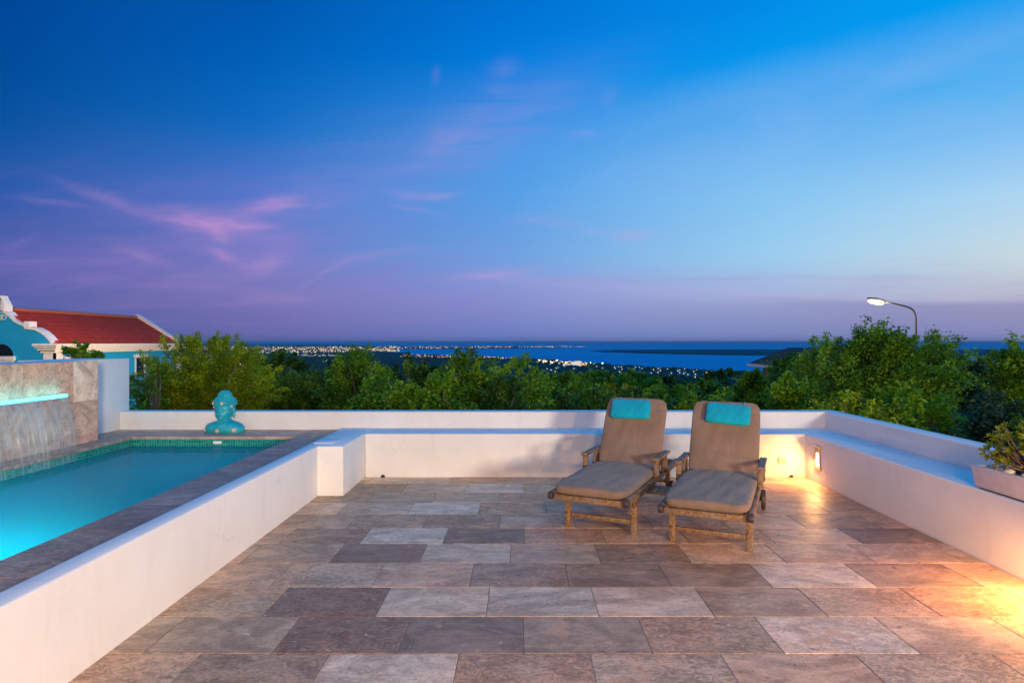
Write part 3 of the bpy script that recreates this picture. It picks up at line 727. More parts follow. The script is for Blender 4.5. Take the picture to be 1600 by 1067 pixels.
    if tray:
        mb = MB(); mb.box((-.53,.28,.262),(-.30,.30,.28)); mb.box((-.53,.50,.262),(-.30,.52,.28)); mb.box((-.55,.28,.262),(-.53,.52,.28))
        for i in range(4): mb.box((-.528+i*.055,.302,.266),(-.528+i*.055+.042,.498,.276))
        mb.build('pull_out_tray', M_wood, t, bevel=.003)
    return t
FL = Vector((.363,4.957)); FR = Vector((.890,4.703)); c1 = (FL+FR)/2
GL = Vector((1.107,4.581)); GR = Vector((1.653,4.336)); c2 = (GL+GR)/2
make_lounger(c1, -R(25.7), 'left teak sun lounger with brown cushions and a level turquoise head pillow', False, R(1), -.035)
make_lounger(c2, -R(24.3), 'right teak sun lounger with a pull-out tray and a tilted turquoise head pillow', True, R(-3), .025)

# ---------------------------------------------------------------- foliage
def leaf_mat(name, dark, mid, light, trans=.35):
    def f(k, p):
        t = k.attr('tone', 2); c = k.ramp(t, [(0,dark),(.5,mid),(1,light)])
        k.set(p.inputs['Base Color'], c); p.inputs['Roughness'].default_value = .5; p.inputs['Specular IOR Level'].default_value = .3
        tl = k.n.new('ShaderNodeBsdfTranslucent'); k.set(tl.inputs[0], k.scl(c, (1.2,1.3,.7)))
        m = k.n.new('ShaderNodeMixShader'); m.inputs[0].default_value = trans; k.l.new(p.outputs[0], m.inputs[1]); k.l.new(tl.outputs[0], m.inputs[2]); k.l.new(m.outputs[0], k.out.inputs[0])
    return mat(name, f)
LM = {'olive': leaf_mat('olive_leaves', (.08,.13,.004), (.26,.36,.006), (.52,.60,.014)),
      'green': leaf_mat('green_leaves', (.035,.10,.006), (.13,.29,.010), (.29,.47,.02)),
      'dark': leaf_mat('dark_leaves', (.015,.05,.008), (.055,.15,.012), (.16,.30,.025)),
      'bright': leaf_mat('bright_leaves', (.10,.22,.006), (.22,.42,.010), (.36,.56,.02)),
      'blue': leaf_mat('blue_green_leaves', (.012,.035,.020), (.025,.065,.035), (.05,.11,.05))}
def f_bark(k, p):
    co = obj_co(k); n = k.noise(k.scl(co, (6,6,1.5)), 4., 5.)
    k.set(p.inputs['Base Color'], k.mix(k.mr(n, .3, .7), (.13,.09,.06), (.34,.25,.17))); p.inputs['Roughness'].default_value = .9; bump(k, n, .6, .02)
M_bark = mat('pale_bark', f_bark)
def leaves_mesh(name, centers, radii, per, size, m, parent, rs, flat=.7, dirs=None, el=1.5):
    n = len(centers)*per
    c = np.repeat(np.array(centers), per, 0); rr = np.repeat(np.array(radii), per)
    d = rs.normal(size=(n,3)); d *= .5
    d[:,2] *= flat; dd = np.repeat(np.array(dirs), per, 0)
    t = rs.rand(n,1)**.8*2-1
    pos = c+d*rr[:,None]*(.62*(1.15-.55*np.abs(t)))+dd*t*rr[:,None]*el
    ax = rs.normal(size=(n,3))*.8+dd*.7; ax[:,2] = ax[:,2]*.6; ax /= np.linalg.norm(ax,axis=1)[:,None]
    up = rs.normal(size=(n,3))*.6+np.array([0,-.25,.8]); sd = np.cross(ax, up); sd /= np.linalg.norm(sd,axis=1)[:,None]+1e-9
    s = size*(.55+.9*rs.rand(n,1)); a = ax*s; b = sd*s*.27
    V = np.stack([pos-a*.5, pos+b-a*.05, pos+a*.5, pos-b-a*.05], 1).reshape(-1,3)
    me = bpy.data.meshes.new(name); me.vertices.add(4*n); me.loops.add(4*n); me.polygons.add(n)
    me.vertices.foreach_set('co', V.astype(np.float32).ravel()); me.loops.foreach_set('vertex_index', np.arange(4*n, dtype=np.int32))
    me.polygons.foreach_set('loop_start', np.arange(0,4*n,4,dtype=np.int32)); me.polygons.foreach_set('loop_total', np.full(n,4,dtype=np.int32))
    me.update()
    tone = np.repeat(rs.rand(len(centers))**1.2*.8, per)+rs.rand(n)*.3
    at_ = me.attributes.new('tone','FLOAT','POINT'); at_.data.foreach_set('value', np.repeat(np.clip(tone,0,1),4).astype(np.float32))
    me.materials.append(m); o = bpy.data.objects.new(name, me); link(o, parent); return o
def tree(px, ytop, wpx, Y, kind, label, seed, depth=None, leaf=.07, dens=1., cat='tree', name='tree', group=None, zlow=None, lobes=9, lean=0., open_=1., shape=None, per=90, clr=.27, wind=(.22,0,.08), el=1.15, cap=420):
    """wpx, ytop: size of the crown as seen from the terrace, turned into metres at distance Y"""
    rs = np.random.RandomState(seed)
    s = Y/F; cx = (px-CX)*s; hw = wpx/2*s; ztop = H-(ytop-HY)*s; zg = terrain(cx, Y)
    zl = zlow if zlow is not None else max(zg+.6, -1.2-Y*.01)
    hd = depth if depth else hw*.8
    t = thing(name, label, cat, (cx, Y, zg), 0, group)
    zc = (ztop+zl)/2-zg; hz = (ztop-zl)/2
    # lobes inside an egg-shaped envelope
    L = []
    if shape:
        for (fx, fz, fr) in shape: L.append((fx*hw, rs.uniform(-.3,.3)*hd, zc+fz*hz, fr*hw, fr*hd, fr*hz*1.1))
    for i in range(lobes):
        a = rs.rand()*2*PI; q = rs.rand()**.5*.62; zz = rs.uniform(-.55,.62)
        w_ = math.sqrt(max(.15, 1-zz*zz*.9)); f = rs.uniform(.32,.5)
        L.append((q*w_*hw*math.cos(a)+lean*zz*hw, q*w_*hd*math.sin(a), zc+zz*hz, f*hw, f*hd, f*hz))
    L.append((0,0,zc,.55*hw,.55*hd,.6*hz))
    vol = hw*hd*hz; ncl = int(dens*60*max(.6, (hw*hz)**.9)*2.0); ncl = min(ncl, cap)
    cs = []; rad = []; dr = []
    for i in range(ncl):
        l = L[rs.randint(len(L))]; d = rs.normal(size=3); d /= np.linalg.norm(d); q = (.45+.55*rs.rand())
        cs.append((l[0]+d[0]*l[3]*q, l[1]+d[1]*l[4]*q, l[2]+d[2]*l[5]*q)); rad.append(clr*rs.uniform(.5,1.35)*open_*max(1, Y/16)**.6); q_ = d*np.array([1,1,.6])+np.array(wind)+rs.normal(size=3)*.3; dr.append(q_/np.linalg.norm(q_))
    # sprays sticking out of the outline
    for i in range(int(ncl*.16)):
        a = rs.rand()*PI; cs.append((math.cos(a)*hw*rs.uniform(.8,1.03)*.95, rs.uniform(-.5,.5)*hd, zc+math.sin(a)*hz*rs.uniform(.8,.98))); rad.append(clr*.6*open_)
    for i in range(len(cs)-len(dr)):
        c_ = cs[len(dr)]; q_ = np.array([c_[0]/hw, 0, (c_[2]-zc)/hz+.3])+np.array(wind)*1.2+rs.normal(size=3)*.25; dr.append(q_/np.linalg.norm(q_))
    leaves_mesh('crown', cs, rad, per, leaf, LM[kind], t, rs, dirs=dr, el=el)
    tb = MB(); r0 = .05+.02*(ztop-zg)
    top = Vector((lean*hw*.3, 0, zc-.2*hz)); fork = Vector((rs.uniform(-.15,.15)*hw, 0, max(.4, (zl-zg)*.9)))
    tb.tube([(0,0,-.3), (fork*.5)+Vector((rs.uniform(-.1,.1),0,0)), fork], [r0, r0*.8, r0*.65], 8)
    idx = rs.choice(len(cs), min(26, len(cs)), replace=False)
    for b in range(5):
        l = L[rs.randint(len(L))]; e = Vector((l[0],l[1],l[2])); m1 = fork.lerp(e,.5)+Vector(rs.uniform(-.15,.15,3))
        tb.tube([fork, m1, e], [r0*.5, r0*.33, r0*.16], 6)
        for q in idx[b*5:b*5+5]:
            c_ = Vector(cs[q]); tb.tube([m1.lerp(e, .3+.5*rs.rand()), (m1+c_)/2+Vector(rs.uniform(-.1,.1,3)), c_], [r0*.2, r0*.13, .006], 5)
    tb.build('trunk', M_bark, t, smooth=True)
    return t
T = tree
# big feathery tree on the left, several others along the parapet
T(325,527,232,14,'olive','large feathery olive green tree rising behind the turquoise bust',1,leaf=.05,dens=4.2,zlow=-1.3,lobes=15,per=150,clr=.27,wind=(.05,0,.1),el=1.1,cap=720,shape=[(0,.35,.5),(-.4,.15,.45),(.42,.15,.45),(-.6,-.3,.35),(.6,-.3,.35)])
T(206,602,44,10.5,'green','low green bush behind the tall white wall end, in front of the blue house',2,leaf=.06,dens=1.0,name='bush',cat='bush',per=40)
T(245,560,50,13,'green','thin twiggy sapling against the blue house wall',41,leaf=.07,dens=.45,name='sapling',open_=.8,per=28)
T(438,553,96,21,'dark','dark tree between the large olive tree and the town lights',3,leaf=.10,dens=1.4)
T(462,588,120,15,'dark','low dark bush behind the parapet right of the large olive tree',4,leaf=.08,dens=1.5,name='bush',cat='bush')
T(560,548,118,13.5,'green','broad dark green tree with pale forking branches left of the middle',5,leaf=.075,dens=1.5,lean=.3,zlow=-1.)
T(512,572,84,15.5,'dark','small dark tree left of the broad forking tree',6,leaf=.08,dens=1.3)
T(648,556,90,14.5,'dark','dark leafy tree behind the pale pier, right of the broad forking tree',7,leaf=.08,dens=1.5)
T(600,590,120,11.5,'green','low green bush at the parapet below the broad forking tree',8,leaf=.07,dens=1.4,name='bush',cat='bush')
T(728,553,98,12.5,'green','leafy green tree with a reddish trunk in the middle of the tree row',9,leaf=.085,dens=1.3,zlow=-1.)
T(690,590,90,11.2,'green','low broad leaved bush below the leafy tree with the reddish trunk',10,leaf=.09,dens=1.2,name='bush',cat='bush')
T(806,559,92,14,'green','windblown tree leaning right at the end of the dark tree row',11,leaf=.085,dens=1.2,lean=.5,wind=(.9,0,.3),el=1.5)
T(790,596,110,12,'dark','low dark bush below the windblown leaning tree',12,leaf=.08,dens=1.3,name='bush',cat='bush')
# descending woodland in the middle
mid = [(872,585,110,26,'green',13),(930,581,110,34,'green',14),(985,584,110,30,'green',15),(1040,590,100,34,'dark',16),(1092,597,90,28,'green',17),
       (880,600,120,17,'green',18),(960,604,130,18,'olive',19),(1045,606,120,19,'green',20),(1120,612,110,20,'dark',21),(835,612,80,16,'bright',22),
       (1000,618,130,14,'dark',23),(1090,622,120,14,'green',24),(910,618,130,14,'dark',42)]
desc = ['pale green tree just right of the windblown tree, below the floodlit harbour','rounded green tree with its top under the big white harbour building',
 'soft green tree on the slope left of the seaside houses','dark tree on the slope just below the seaside houses','green tree on the slope right of the seaside houses',
 'green shrub crown above the parapet left of the left lounger','yellow green shrub crown directly above the left lounger','green shrub crown above the gap between the loungers',
 'dark shrub crown above the right lounger','bright green shrub next to the windblown tree','low dark shrub touching the parapet behind the left lounger',
 'low green shrub touching the parapet behind the right lounger','low dark shrub touching the parapet left of the left lounger']
for (px,yt,w,Y,kd,sd), ds in zip(mid, desc): T(px,yt,w,Y,kd,ds,sd,leaf=.045+.0032*Y,dens=1.3,zlow=H-(yt+75-HY)*Y/F)
T(1135,576,120,48,'dark','dark rounded treetop left of the dark hipped roof',25,leaf=.2,dens=1.3,zlow=-6)
T(1192,578,104,15,'green','grey green tree in front of the dark hipped roof',26,leaf=.11,dens=1.2,zlow=-2)
# large tree right
T(1345,530,280,13,'green','large windswept green tree under the street lamp',27,leaf=.065,dens=2.4,zlow=-1.2,lobes=16,per=170,lean=.2,wind=(.9,0,.4),el=1.5,clr=.30,shape=[(-.55,-.1,.42),(-.2,.2,.5),(.1,.5,.40),(.22,.95,.14),(.1,.85,.2),(.4,.2,.42),(.62,.05,.34),(.8,.62,.15),(.95,.84,.12),(-.78,-.3,.25)])
T(1250,560,110,16,'green','green tree at the left foot of the large windswept tree, hiding the dark roof',43,leaf=.08,dens=1.5,per=120)
T(1235,590,90,12,'green','green bush at the left foot of the large windswept tree',28,leaf=.08,dens=1.3,name='bush',cat='bush')
T(1432,612,120,10.5,'bright','bright broad leaved tree in front of the large windswept tree',29,leaf=.10,dens=1.1,per=55)
T(1330,622,170,10.5,'olive','low yellow green bush at the parapet corner',30,leaf=.07,dens=1.2,name='bush',cat='bush')
T(1485,560,130,24,'blue','blue green tree between the large windswept tree and the right edge',31,leaf=.12,dens=1.4)
T(1560,553,90,28,'dark','dark leafy tree against the sea near the right edge',32,leaf=.14,dens=1.1)
T(1605,537,130,13,'green','tall green tree at the right edge of the view',33,leaf=.08,dens=1.7,zlow=-1.3)
T(1530,625,150,9.5,'blue','dark blue green bush below the tree at the right edge',34,leaf=.07,dens=1.4,name='bush',cat='bush')
T(1640,640,130,8.6,'dark','dark bush behind the planter at the right edge',35,leaf=.07,dens=1.2,name='bush',cat='bush')
T(133,541,64,9.5,'green','slender sprigs of a small tree rising over the stone waterfall wall',36,leaf=.085,dens=.5,zlow=.95,open_=.45,per=26,lobes=4,name='sapling')
# thinly leaved branches hanging over the blue wall belong to the olive tree's neighbour
T(232,546,70,15,'olive','sparse olive branches spreading left of the large olive tree',37,leaf=.05,dens=.5,open_=.7,per=30,zlow=-.8)

# ---------------------------------------------------------------- planter and its shrub
pl = thing('planter', 'long pale plastered planter box standing on the bench ledge at the right edge', 'planter', (3.15,4.24,ZB-.002))
mb = MB(); x1_, y1_ = .36, -1.25; h = .16; o_ = .018
out_b = [(0,0),(x1_,0),(x1_,y1_),(0,y1_)]; out_t = [(-o_,o_),(x1_+o_,o_),(x1_+o_,y1_-o_),(-o_,y1_-o_)]
in_t = [(.012,-.012),(x1_-.012,-.012),(x1_-.012,y1_+.012),(.012,y1_+.012)]
vs = [(x,y,.012) for x,y in out_b]+[(x,y,h) for x,y in out_t]+[(x,y,h) for x,y in in_t]+[(x,y,h-.05) for x,y in in_t]
fs = [(0,1,2,3)]+[(i,i+4,(i+1)%4+4,(i+1)%4) for i in range(4)]+[(i+4,i+8,(i+1)%4+8,(i+1)%4+4) for i in range(4)]+[(i+8,i+12,(i+1)%4+12,(i+1)%4+8) for i in range(4)]
mb.add(vs, fs); mb.build('box', simple('pale_plaster', (.80,.75,.70), .7), pl, bevel=.004)
mb = MB(); mb.box((.02,y1_+.02,0),(x1_-.02,-.02,.0118)); mb.build('base_feet', M_black, pl)
def f_soil(k, p):
    co = obj_co(k); k.set(p.inputs['Base Color'], k.ramp(k.noise(co, 40., 4.), [(.3,(.03,.018,.01)),(.7,(.12,.07,.03))])); p.inputs['Roughness'].default_value = 1; bump(k, k.noise(co, 50., 3.), 1., .01)
mb = MB(); mb.box((.013,y1_+.013,h-.06),(x1_-.013,-.013,h-.022)); mb.build('soil', mat('garden_soil', f_soil), pl)
rn = random.Random(2)
for i, (x, y, r, lb) in enumerate(((.07,-.12,.028,'small white pebble nearest the far end of the planter'),(.06,-.22,.035,'larger white pebble in the planter beside the shrub'),(.09,-.32,.03,'white pebble at the foot of the planter shrub'))):
    bm = bmesh.new(); bmesh.ops.create_icosphere(bm, subdivisions=2, radius=r)
    for v in bm.verts: v.co *= rn.uniform(.85,1.15); v.co.z *= .6
    me = bpy.data.meshes.new('pebble'); bm.to_mesh(me); bm.free(); me.materials.append(simple('white_stone', (.6,.58,.55), .8)); me.polygons.foreach_set('use_smooth', [True]*len(me.polygons))
    o = bpy.data.objects.new('pebble', me); link(o); o.location = (3.15+x, 4.24+y, ZB+h-.02+r*.35); tag(o, lb, 'pebble', 'white pebbles in the planter')
def rosette_shrub():
    t = thing('planter_shrub', 'small shrub with rosettes of yellow green leaves growing in the planter', 'shrub', (3.15+.17,4.24-.27,ZB+h-.03))
    rs = np.random.RandomState(5); tb = MB(); lf = MB()
    tips = []
    for i in range(120):
        a = rs.rand()*2*PI; e = math.asin(rs.uniform(.05,1.)); rr = rs.uniform(.13,.255)
        tip = Vector((rr*math.cos(a)*math.cos(e)*1.0, rr*math.sin(a)*math.cos(e)*1.2, .07+rr*math.sin(e)*1.15)); tips.append(tip)
        b = Vector((rs.uniform(-.02,.02), rs.uniform(-.02,.02), rs.uniform(.0,.1))); m_ = b.lerp(tip,.5)+Vector((0,0,-.02))
        tb.tube([b, m_, tip], [.007,.005,.003], 5)
    tb.tube([(0,0,-.02),(.01,0,.06),(0,0,.12)], [.02,.016,.01], 7)
    for tip in tips:
        tone = rs.rand()*.6+.2*(tip.z > .2)
        ax = (tip-Vector((0,0,.05))).normalized(); q = ax.to_track_quat('Z','Y')
        for j in range(11):
            a = j*2.4+rs.rand(); out = q @ Vector((math.cos(a), math.sin(a), rs.uniform(.1,.9))).normalized(); sd = out.cross(ax).normalized()
            ln = rs.uniform(.034,.058); w = ln*.42; p0 = tip+ax*.004*j*.3
            lf.add([p0, p0+out*ln*.55+sd*w*.5, p0+out*ln, p0+out*ln*.55-sd*w*.5, p0+out*ln*.55-ax*.003], [(0,1,4),(1,2,4),(2,3,4),(3,0,4)], min(1,tone+rs.rand()*.2))
    tb.build('stems', M_bark, t, smooth=True)
    lf.build('leaves', leaf_mat('rosette_leaves', (.07,.11,.008), (.22,.26,.012), (.48,.52,.03), .3), t)
rosette_shrub()

# ---------------------------------------------------------------- blue house with curved gable, left
def blue_house():
    M_blue = simple('blue_painted_wall', (.0,.34,.66), .8); M_trim = simple('white_trim', (.75,.74,.76), .6)
    Y1 = 39.3; Y2 = 53.2; X1 = -30.0; s = Y1/F; XC = -33.35; XL = 2*XC-X1
    t = thing('blue_house', 'blue house with a curved white trimmed gable and red tiled roof', 'house', (XC, Y1, terrain(XC,Y1)-1)); zg = t.location.z
    def P(px, py): return (abs((px-CX)*s-XC)*1.0, H-(py-HY)*s)
    half = [(0,463.5),(4,467),(7,472),(9.5,480),(9.5,487),(14,488.5),(19,494),(25,500),(33,504.5),(41.5,508),(42,511.5),(48,512.5),(58,513.5),(68,518.5),(76,525),(82,532),(85,539)]
    pr = [((px-CX)*s-XC, H-(py-HY)*s-zg) for px, py in half]
    pr[0] = (0, pr[0][1])
    outl = pr+[(X1-XC, pr[-1][1]), (X1-XC, 0)]
    poly = outl+[(-x, z) for x, z in reversed(outl)][:-1]
    RX = Matrix.Rotation(R(90),4,'X')
    mb = MB(); mb.prism([(x, z) for x, z in poly], -.3, 0, RX); mb.build('front_wall', M_blue, t)
    # trim following the gable
    for sg in (1,-1):
        tr = MB(); n = len(pr); off = []
        for q in range(n):
            a = Vector(pr[max(q-1,0)]); b = Vector(pr[min(q+1,n-1)]); d = (b-a).normalized(); off.append(Vector((-d.y, d.x)))
        off[0] = Vector((0,1)); vs = []
        for q in range(n):
            i_ = Vector(pr[q])-off[q]*.10; o_ = Vector(pr[q])+off[q]*.06
            for P_, y_ in ((i_,-.16),(o_,-.16),(o_,.42),(i_,.42)): vs.append((P_.x*sg, y_, P_.y))
        fs = [(4*q+c, 4*q+(c+1)%4, 4*q+4+(c+1)%4, 4*q+4+c) for q in range(n-1) for c in range(4)]+[(0,1,2,3),(4*n-4,4*n-3,4*n-2,4*n-1)]
        tr.add(vs, fs)
        for (px, py) in ((6.5,482),(45,508)):
            x = ((px-CX)*s-XC)*sg; z = H-(py-HY)*s-zg; tr.box((x-.16,-.2,z-.15),(x+.16,.46,z+.24))
        tr.build('gable_trim', M_trim, t)
    mb = MB(); D = Y2-Y1
    mb.box((X1-XC-.3,.31,0),(X1-XC,D,1.4-zg)); mb.box((-(X1-XC),.31,0),(-(X1-XC)+.3,D,1.4-zg)); mb.box((-(X1-XC),D-.3,0),(X1-XC,D-.001,1.4-zg)); mb.build('side_wall', M_blue, t)
    # roof
    zr = 3.62-zg; ze = 1.42-zg; w = X1-XC+.25
    def f_tile(k, p):
        x, y, z = k.sep(obj_co(k)); wv = k.n.new('ShaderNodeTexWave'); wv.bands_direction = 'X'; wv.inputs['Scale'].default_value = 1.15; wv.inputs['Distortion'].default_value = 0
        k.set(wv.inputs['Vector'], k.comb(y,0.,0.)); rw = k.m('FRACT', k.m('MULTIPLY', z, 3.6)); n = k.noise(obj_co(k), 1.8, 6., .7)
        c = k.mix(k.mr(n, .3, .7), (.60,.040,.020), (.80,.075,.04)); c = k.mix(k.mr(rw, .12, .0, 0., .6), c, (.07,.012,.01)); c = k.mix(k.mr(wv.outputs[1], .0, .35, .45, 0.), c, (.10,.015,.012))
        k.set(p.inputs['Base Color'], c); p.inputs['Roughness'].default_value = .8; p.inputs['Specular IOR Level'].default_value = .08; bump(k, k.m('ADD', wv.outputs[1], k.m('MULTIPLY', rw, -.8)), .8, .06)
    mt = mat('red_clay_tiles', f_tile)
    mb = MB()
    for sg in (1,-1): mb.add([(0,.05,zr),(sg*w,.05,ze),(sg*w,D-.1,ze),(0,D-.1,zr),(0,.05,zr-.12),(sg*w,.05,ze-.12),(sg*w,D-.1,ze-.12),(0,D-.1,zr-.12)], [(0,1,2,3),(7,6,5,4),(0,4,5,1),(1,5,6,2),(2,6,7,3)])
    rf = mb.build('roof', mt, t)
    mb = MB(); mb.tube([(0,.1,zr+.03),(0,D-.2,zr+.03)], .12, 8); mb.build('ridge_tiles', simple('orange_ridge_tiles', (.42,.12,.06), .7), rf)
    # far parapet
    mb = MB(); zp = 3.82-zg
    mb.prism([(x, z) for x, z in [(0,zp+.12),(.25,zp),(X1-XC+.25,ze+.2),(X1-XC+.25,0),(-(X1-XC)-.25,0),(-(X1-XC)-.25,ze+.2),(-.25,zp)]], -D-.25, -D+.1, RX); mb.build('far_gable', M_trim, t)
    # cornice: stepped bands, along the side and returning on the front
    mb = MB(); zt = 1.40-zg
    for q, (o1, z0, z1) in enumerate(((.62,zt-.14,zt),(.50,zt-.27,zt-.142),(.36,zt-.42,zt-.272),(.18,zt-.60,zt-.422))):
        for sg in (1,-1):
            a, b = sorted((sg*(X1-XC-1.0), sg*(X1-XC+o1))); mb.box((a,-o1,z0),(b,.0,z1)) if False else None
            a, b = sorted((sg*(X1-XC)-0*sg, sg*(X1-XC+o1))); mb.box((a,-o1,z0),(b,D,z1))
            a, b = sorted((sg*(X1-XC-.95+.06*q), sg*(X1-XC-.001))); mb.box((a,-o1,z0),(b,-.001,z1))
    mb.build('cornice', M_trim, t)
    mb = MB(); mb.box((X1-XC-.62,-.12,0),(X1-XC+.12,-.002,zt-.62)); mb.box((X1-XC+.001,-.12,0),(X1-XC+.12,.6,zt-.62)); mb.build('corner_pilaster', M_trim, t)
    # arched window
    cx = ((2-CX)*s-XC); zc_ = H-(556.5-HY)*s-zg; r = .78; mb = MB()
    mb.prism([(cx+r*math.cos(a), zc_+r*math.sin(a)) for a in np.linspace(0,PI,18)], .005, .03, RX); wn = mb.build('arched_window', simple('dark_window_glass', (.01,.012,.015), .15), t)
    mb = MB(); mb.box((cx-r-.18,-.16,zc_-.28),(cx+r+.14,-.001,zc_-.002)); mb.box((cx-r-.06,-.10,zc_-.42),(cx+r+.03,-.001,zc_-.282)); mb.build('sill', M_trim, wn)
    # scroll ornament
    mb = MB(); pts = []
    for q in np.linspace(0, 2.6*PI, 30): rr = .05+.025*q; pts.append((.10+rr*math.cos(q), -.05, H-(495-HY)*s-zg+rr*math.sin(q)*1.1))
    mb.tube(pts, .035, 6); pts2 = [(-x, y, z) for x, y, z in pts]; mb.tube(pts2, .035, 6); mb.build('scroll_ornament', M_trim, t)
    # side windows with hood and shutters
    for py in (218, 110):
        yy = F*(-X1)/(CX-py)-Y1
        if yy < .8: yy = 1.6
        mb = MB(); mb.box((X1-XC+.001,yy-.5,.9-.62-zg-1.5),(X1-XC+.03,yy+.5,.9-.62-zg)); wn = mb.build('window', simple('dark_window_glass', (.01,.012,.015), .15), t)
        mb = MB(); mb.box((X1-XC+.002,yy-.75,.9-.60-zg),(X1-XC+.22,yy+.75,.9-.35-zg)); mb.build('hood', M_trim, wn)
        for d in (-.62,.5): mb = MB(); mb.box((X1-XC+.002,yy+d,.9-.62-zg-1.5),(X1-XC+.07,yy+d+.12,.9-.62-zg)); mb.build('jamb', M_trim, wn)
blue_house()

# dark roofed house on the right slope
def right_house():
    Y = 38.; s = Y/F; t = thing('hillside_house', 'house with a dark hipped roof showing left of the large windswept tree', 'house', ((1250-CX)*s, Y, terrain((1250-CX)*s,Y)-.5)); zg = t.location.z; X0 = t.location.x
    D = 7.; xl = (1168-CX)*(Y+D)/F-X0; xr = xl+11.; ze = -.07-zg; zr = 1.13-zg
    a = (1232-CX)*(Y+D/2)/F-X0
    def f(k, p):
        x, y, z = k.sep(obj_co(k)); rw = k.m('FRACT', k.m('MULTIPLY', z, 5.)); c = k.mix(k.mr(rw, .2, 0., 0, .7), (.03,.028,.03), (.012,.011,.012)); k.set(p.inputs['Base Color'], c); p.inputs['Roughness'].default_value = .8
    mb = MB(); mb.add([(xl,0,ze),(xr,0,ze),(xr,D,ze),(xl,D,ze),(a,D/2,zr),(xr-2.5,D/2,zr)], [(0,1,5,4),(1,2,5),(2,3,4,5),(3,0,4),(0,3,2,1)]); mb.build('roof', mat('dark_shingle_roof', f), t)
    mb = MB(); mb.box((xl-.02,-.03,ze-.16),(xr,-.001,ze+.02)); mb.box((xl-.03,-.03,ze-.16),(xl-.001,D,ze+.02)); mb.build('fascia', simple('white_fascia', (.6,.6,.62), .6), t)
    mb = MB(); mb.box((xl+.8,.8,0),(xr-.8,D-.8,ze-.002)); mb.build('wall', simple('grey_wall', (.10,.10,.10), .8), t)
    mb = MB(); mb.box((xl+1.6,.76,ze-1.6),(xl+2.8,.799,ze-.4)); mb.build('window', simple('dark_window_glass', (.01,.012,.015), .15), t)
right_house()

# ---------------------------------------------------------------- street lamp
def street_lamp(X, Y, label, energy, rz=0., top=None, lc=(1,.74,.46), rad=.3):
    # profile in metres, from the lamp in the photograph: pole at x = 0, arm reaching to -x
    s = 25./F; zg = terrain(X,Y); zt = top if top else H+65*s
    t = thing('street_lamp', label, 'street lamp', (X,Y,zg), rz, 'street lamps')
    q = lambda px, py: ((px-1431)*s, 0, zt+(470-py)*s-zg)
    pts = [(0,0,-.3), q(1431,560), q(1431.2,520), q(1431,497), q(1429.6,490), q(1426.5,484.5), q(1421.5,481), q(1414,478.5), q(1395,474), q(1382,471.5)]
    mb = MB(); mb.tube(pts, [.06,.045,.040,.038,.036,.035,.034,.032,.030,.03], 10); mb.build('pole', simple('galvanised_pole', (.035,.03,.03), .6), t, smooth=True)
    a = Vector(q(1384,471.8)); b = Vector(q(1354,466.5)); d = (b-a).normalized()
    mb = MB(); Mx = Matrix.Translation((a+b)/2) @ d.to_track_quat('X','Z').to_matrix().to_4x4(); L = (b-a).length/2
    mb.ball((0,0,.02), (L,.13,.075), 14, 8); mb.v = [tuple(Mx @ Vector(p)) for p in mb.v]; mb.build('lamp_head', simple('grey_lamp_housing', (.25,.23,.2), .5), t, smooth=True)
    mb = MB(); mb.ball((0,0,-.075), (L*.86,.125,.10), 14, 8); mb.v = [tuple(Mx @ Vector(p)) for p in mb.v]; mb.build('lamp_glass', emit('lamp_glass_glow', (1,.76,.34), 4.5), t, smooth=True)
    ld = bpy.data.lights.new('street_light', 'POINT'); ld.energy = energy; ld.color = lc; ld.shadow_soft_size = rad
    lo = bpy.data.objects.new('street_light', ld); link(lo, t); lo.location = (a+b)/2+Vector((0,0,-.3))
street_lamp((1431-CX)*25/F, 25., 'lit street lamp on a bent grey pole above the trees', 500)
street_lamp(9., -16., 'added unseen street lamp behind the viewer, lighting walls and trees', 11500, R(-30), 3.6, (1,.84,.68), 1.1)  # added fill lamp out of view: even light on walls and trees
street_lamp(-28.2, 31.5, 'added unseen street lamp lighting the blue house and its roof', 2200, 0, 5.)  # lamp added outside the frame to warm the house and roof
added_lamp((-17.5,38,terrain(-17.5,38)), 0.1-terrain(-17.5,38), 8000, 'added globe lamp post hidden behind the olive tree, warming the blue house and its roof', rad=.15)  # added lamp tucked behind the tree: warm light for house wall and roof

# ---------------------------------------------------------------- far town and harbour
def lights_mesh(name, pts, label, cols, cat=None):
    """far town seen as a mass of lit buildings: small boxes"""
    rs = random.Random(11); mb = MB(); groups = {c: MB() for c in cols}
    t = bpy.data.objects.new(name, None)
    me_all = MB(); mats = []; idx = []
    for (x, y, z, w, h, c) in pts:
        me_all.box((x-w/2,y-w/2,z),(x+w/2,y+w/2,z+h)); idx += [c]*6
    me = bpy.data.meshes.new(name); me.from_pydata(me_all.v, [], me_all.f); me.update()
    for i, (c, st) in enumerate(cols): me.materials.append(emit(name+'_glow', c, st, False) if st > 0 else simple(name+'_wall', c, .9))
    me.polygons.foreach_set('material_index', np.array(idx, dtype=np.int32))
    o = bpy.data.objects.new(name, me); link(o); return tag(o, label, cat, kind='stuff')
GLOW = [((1,.58,.24),2.4),((.85,.85,.7),1.4),((1,.36,.10),2.2),((.6,1,.40),1.9),((.10,.11,.16),0),((1,.8,.5),4.)]
rs = random.Random(21)
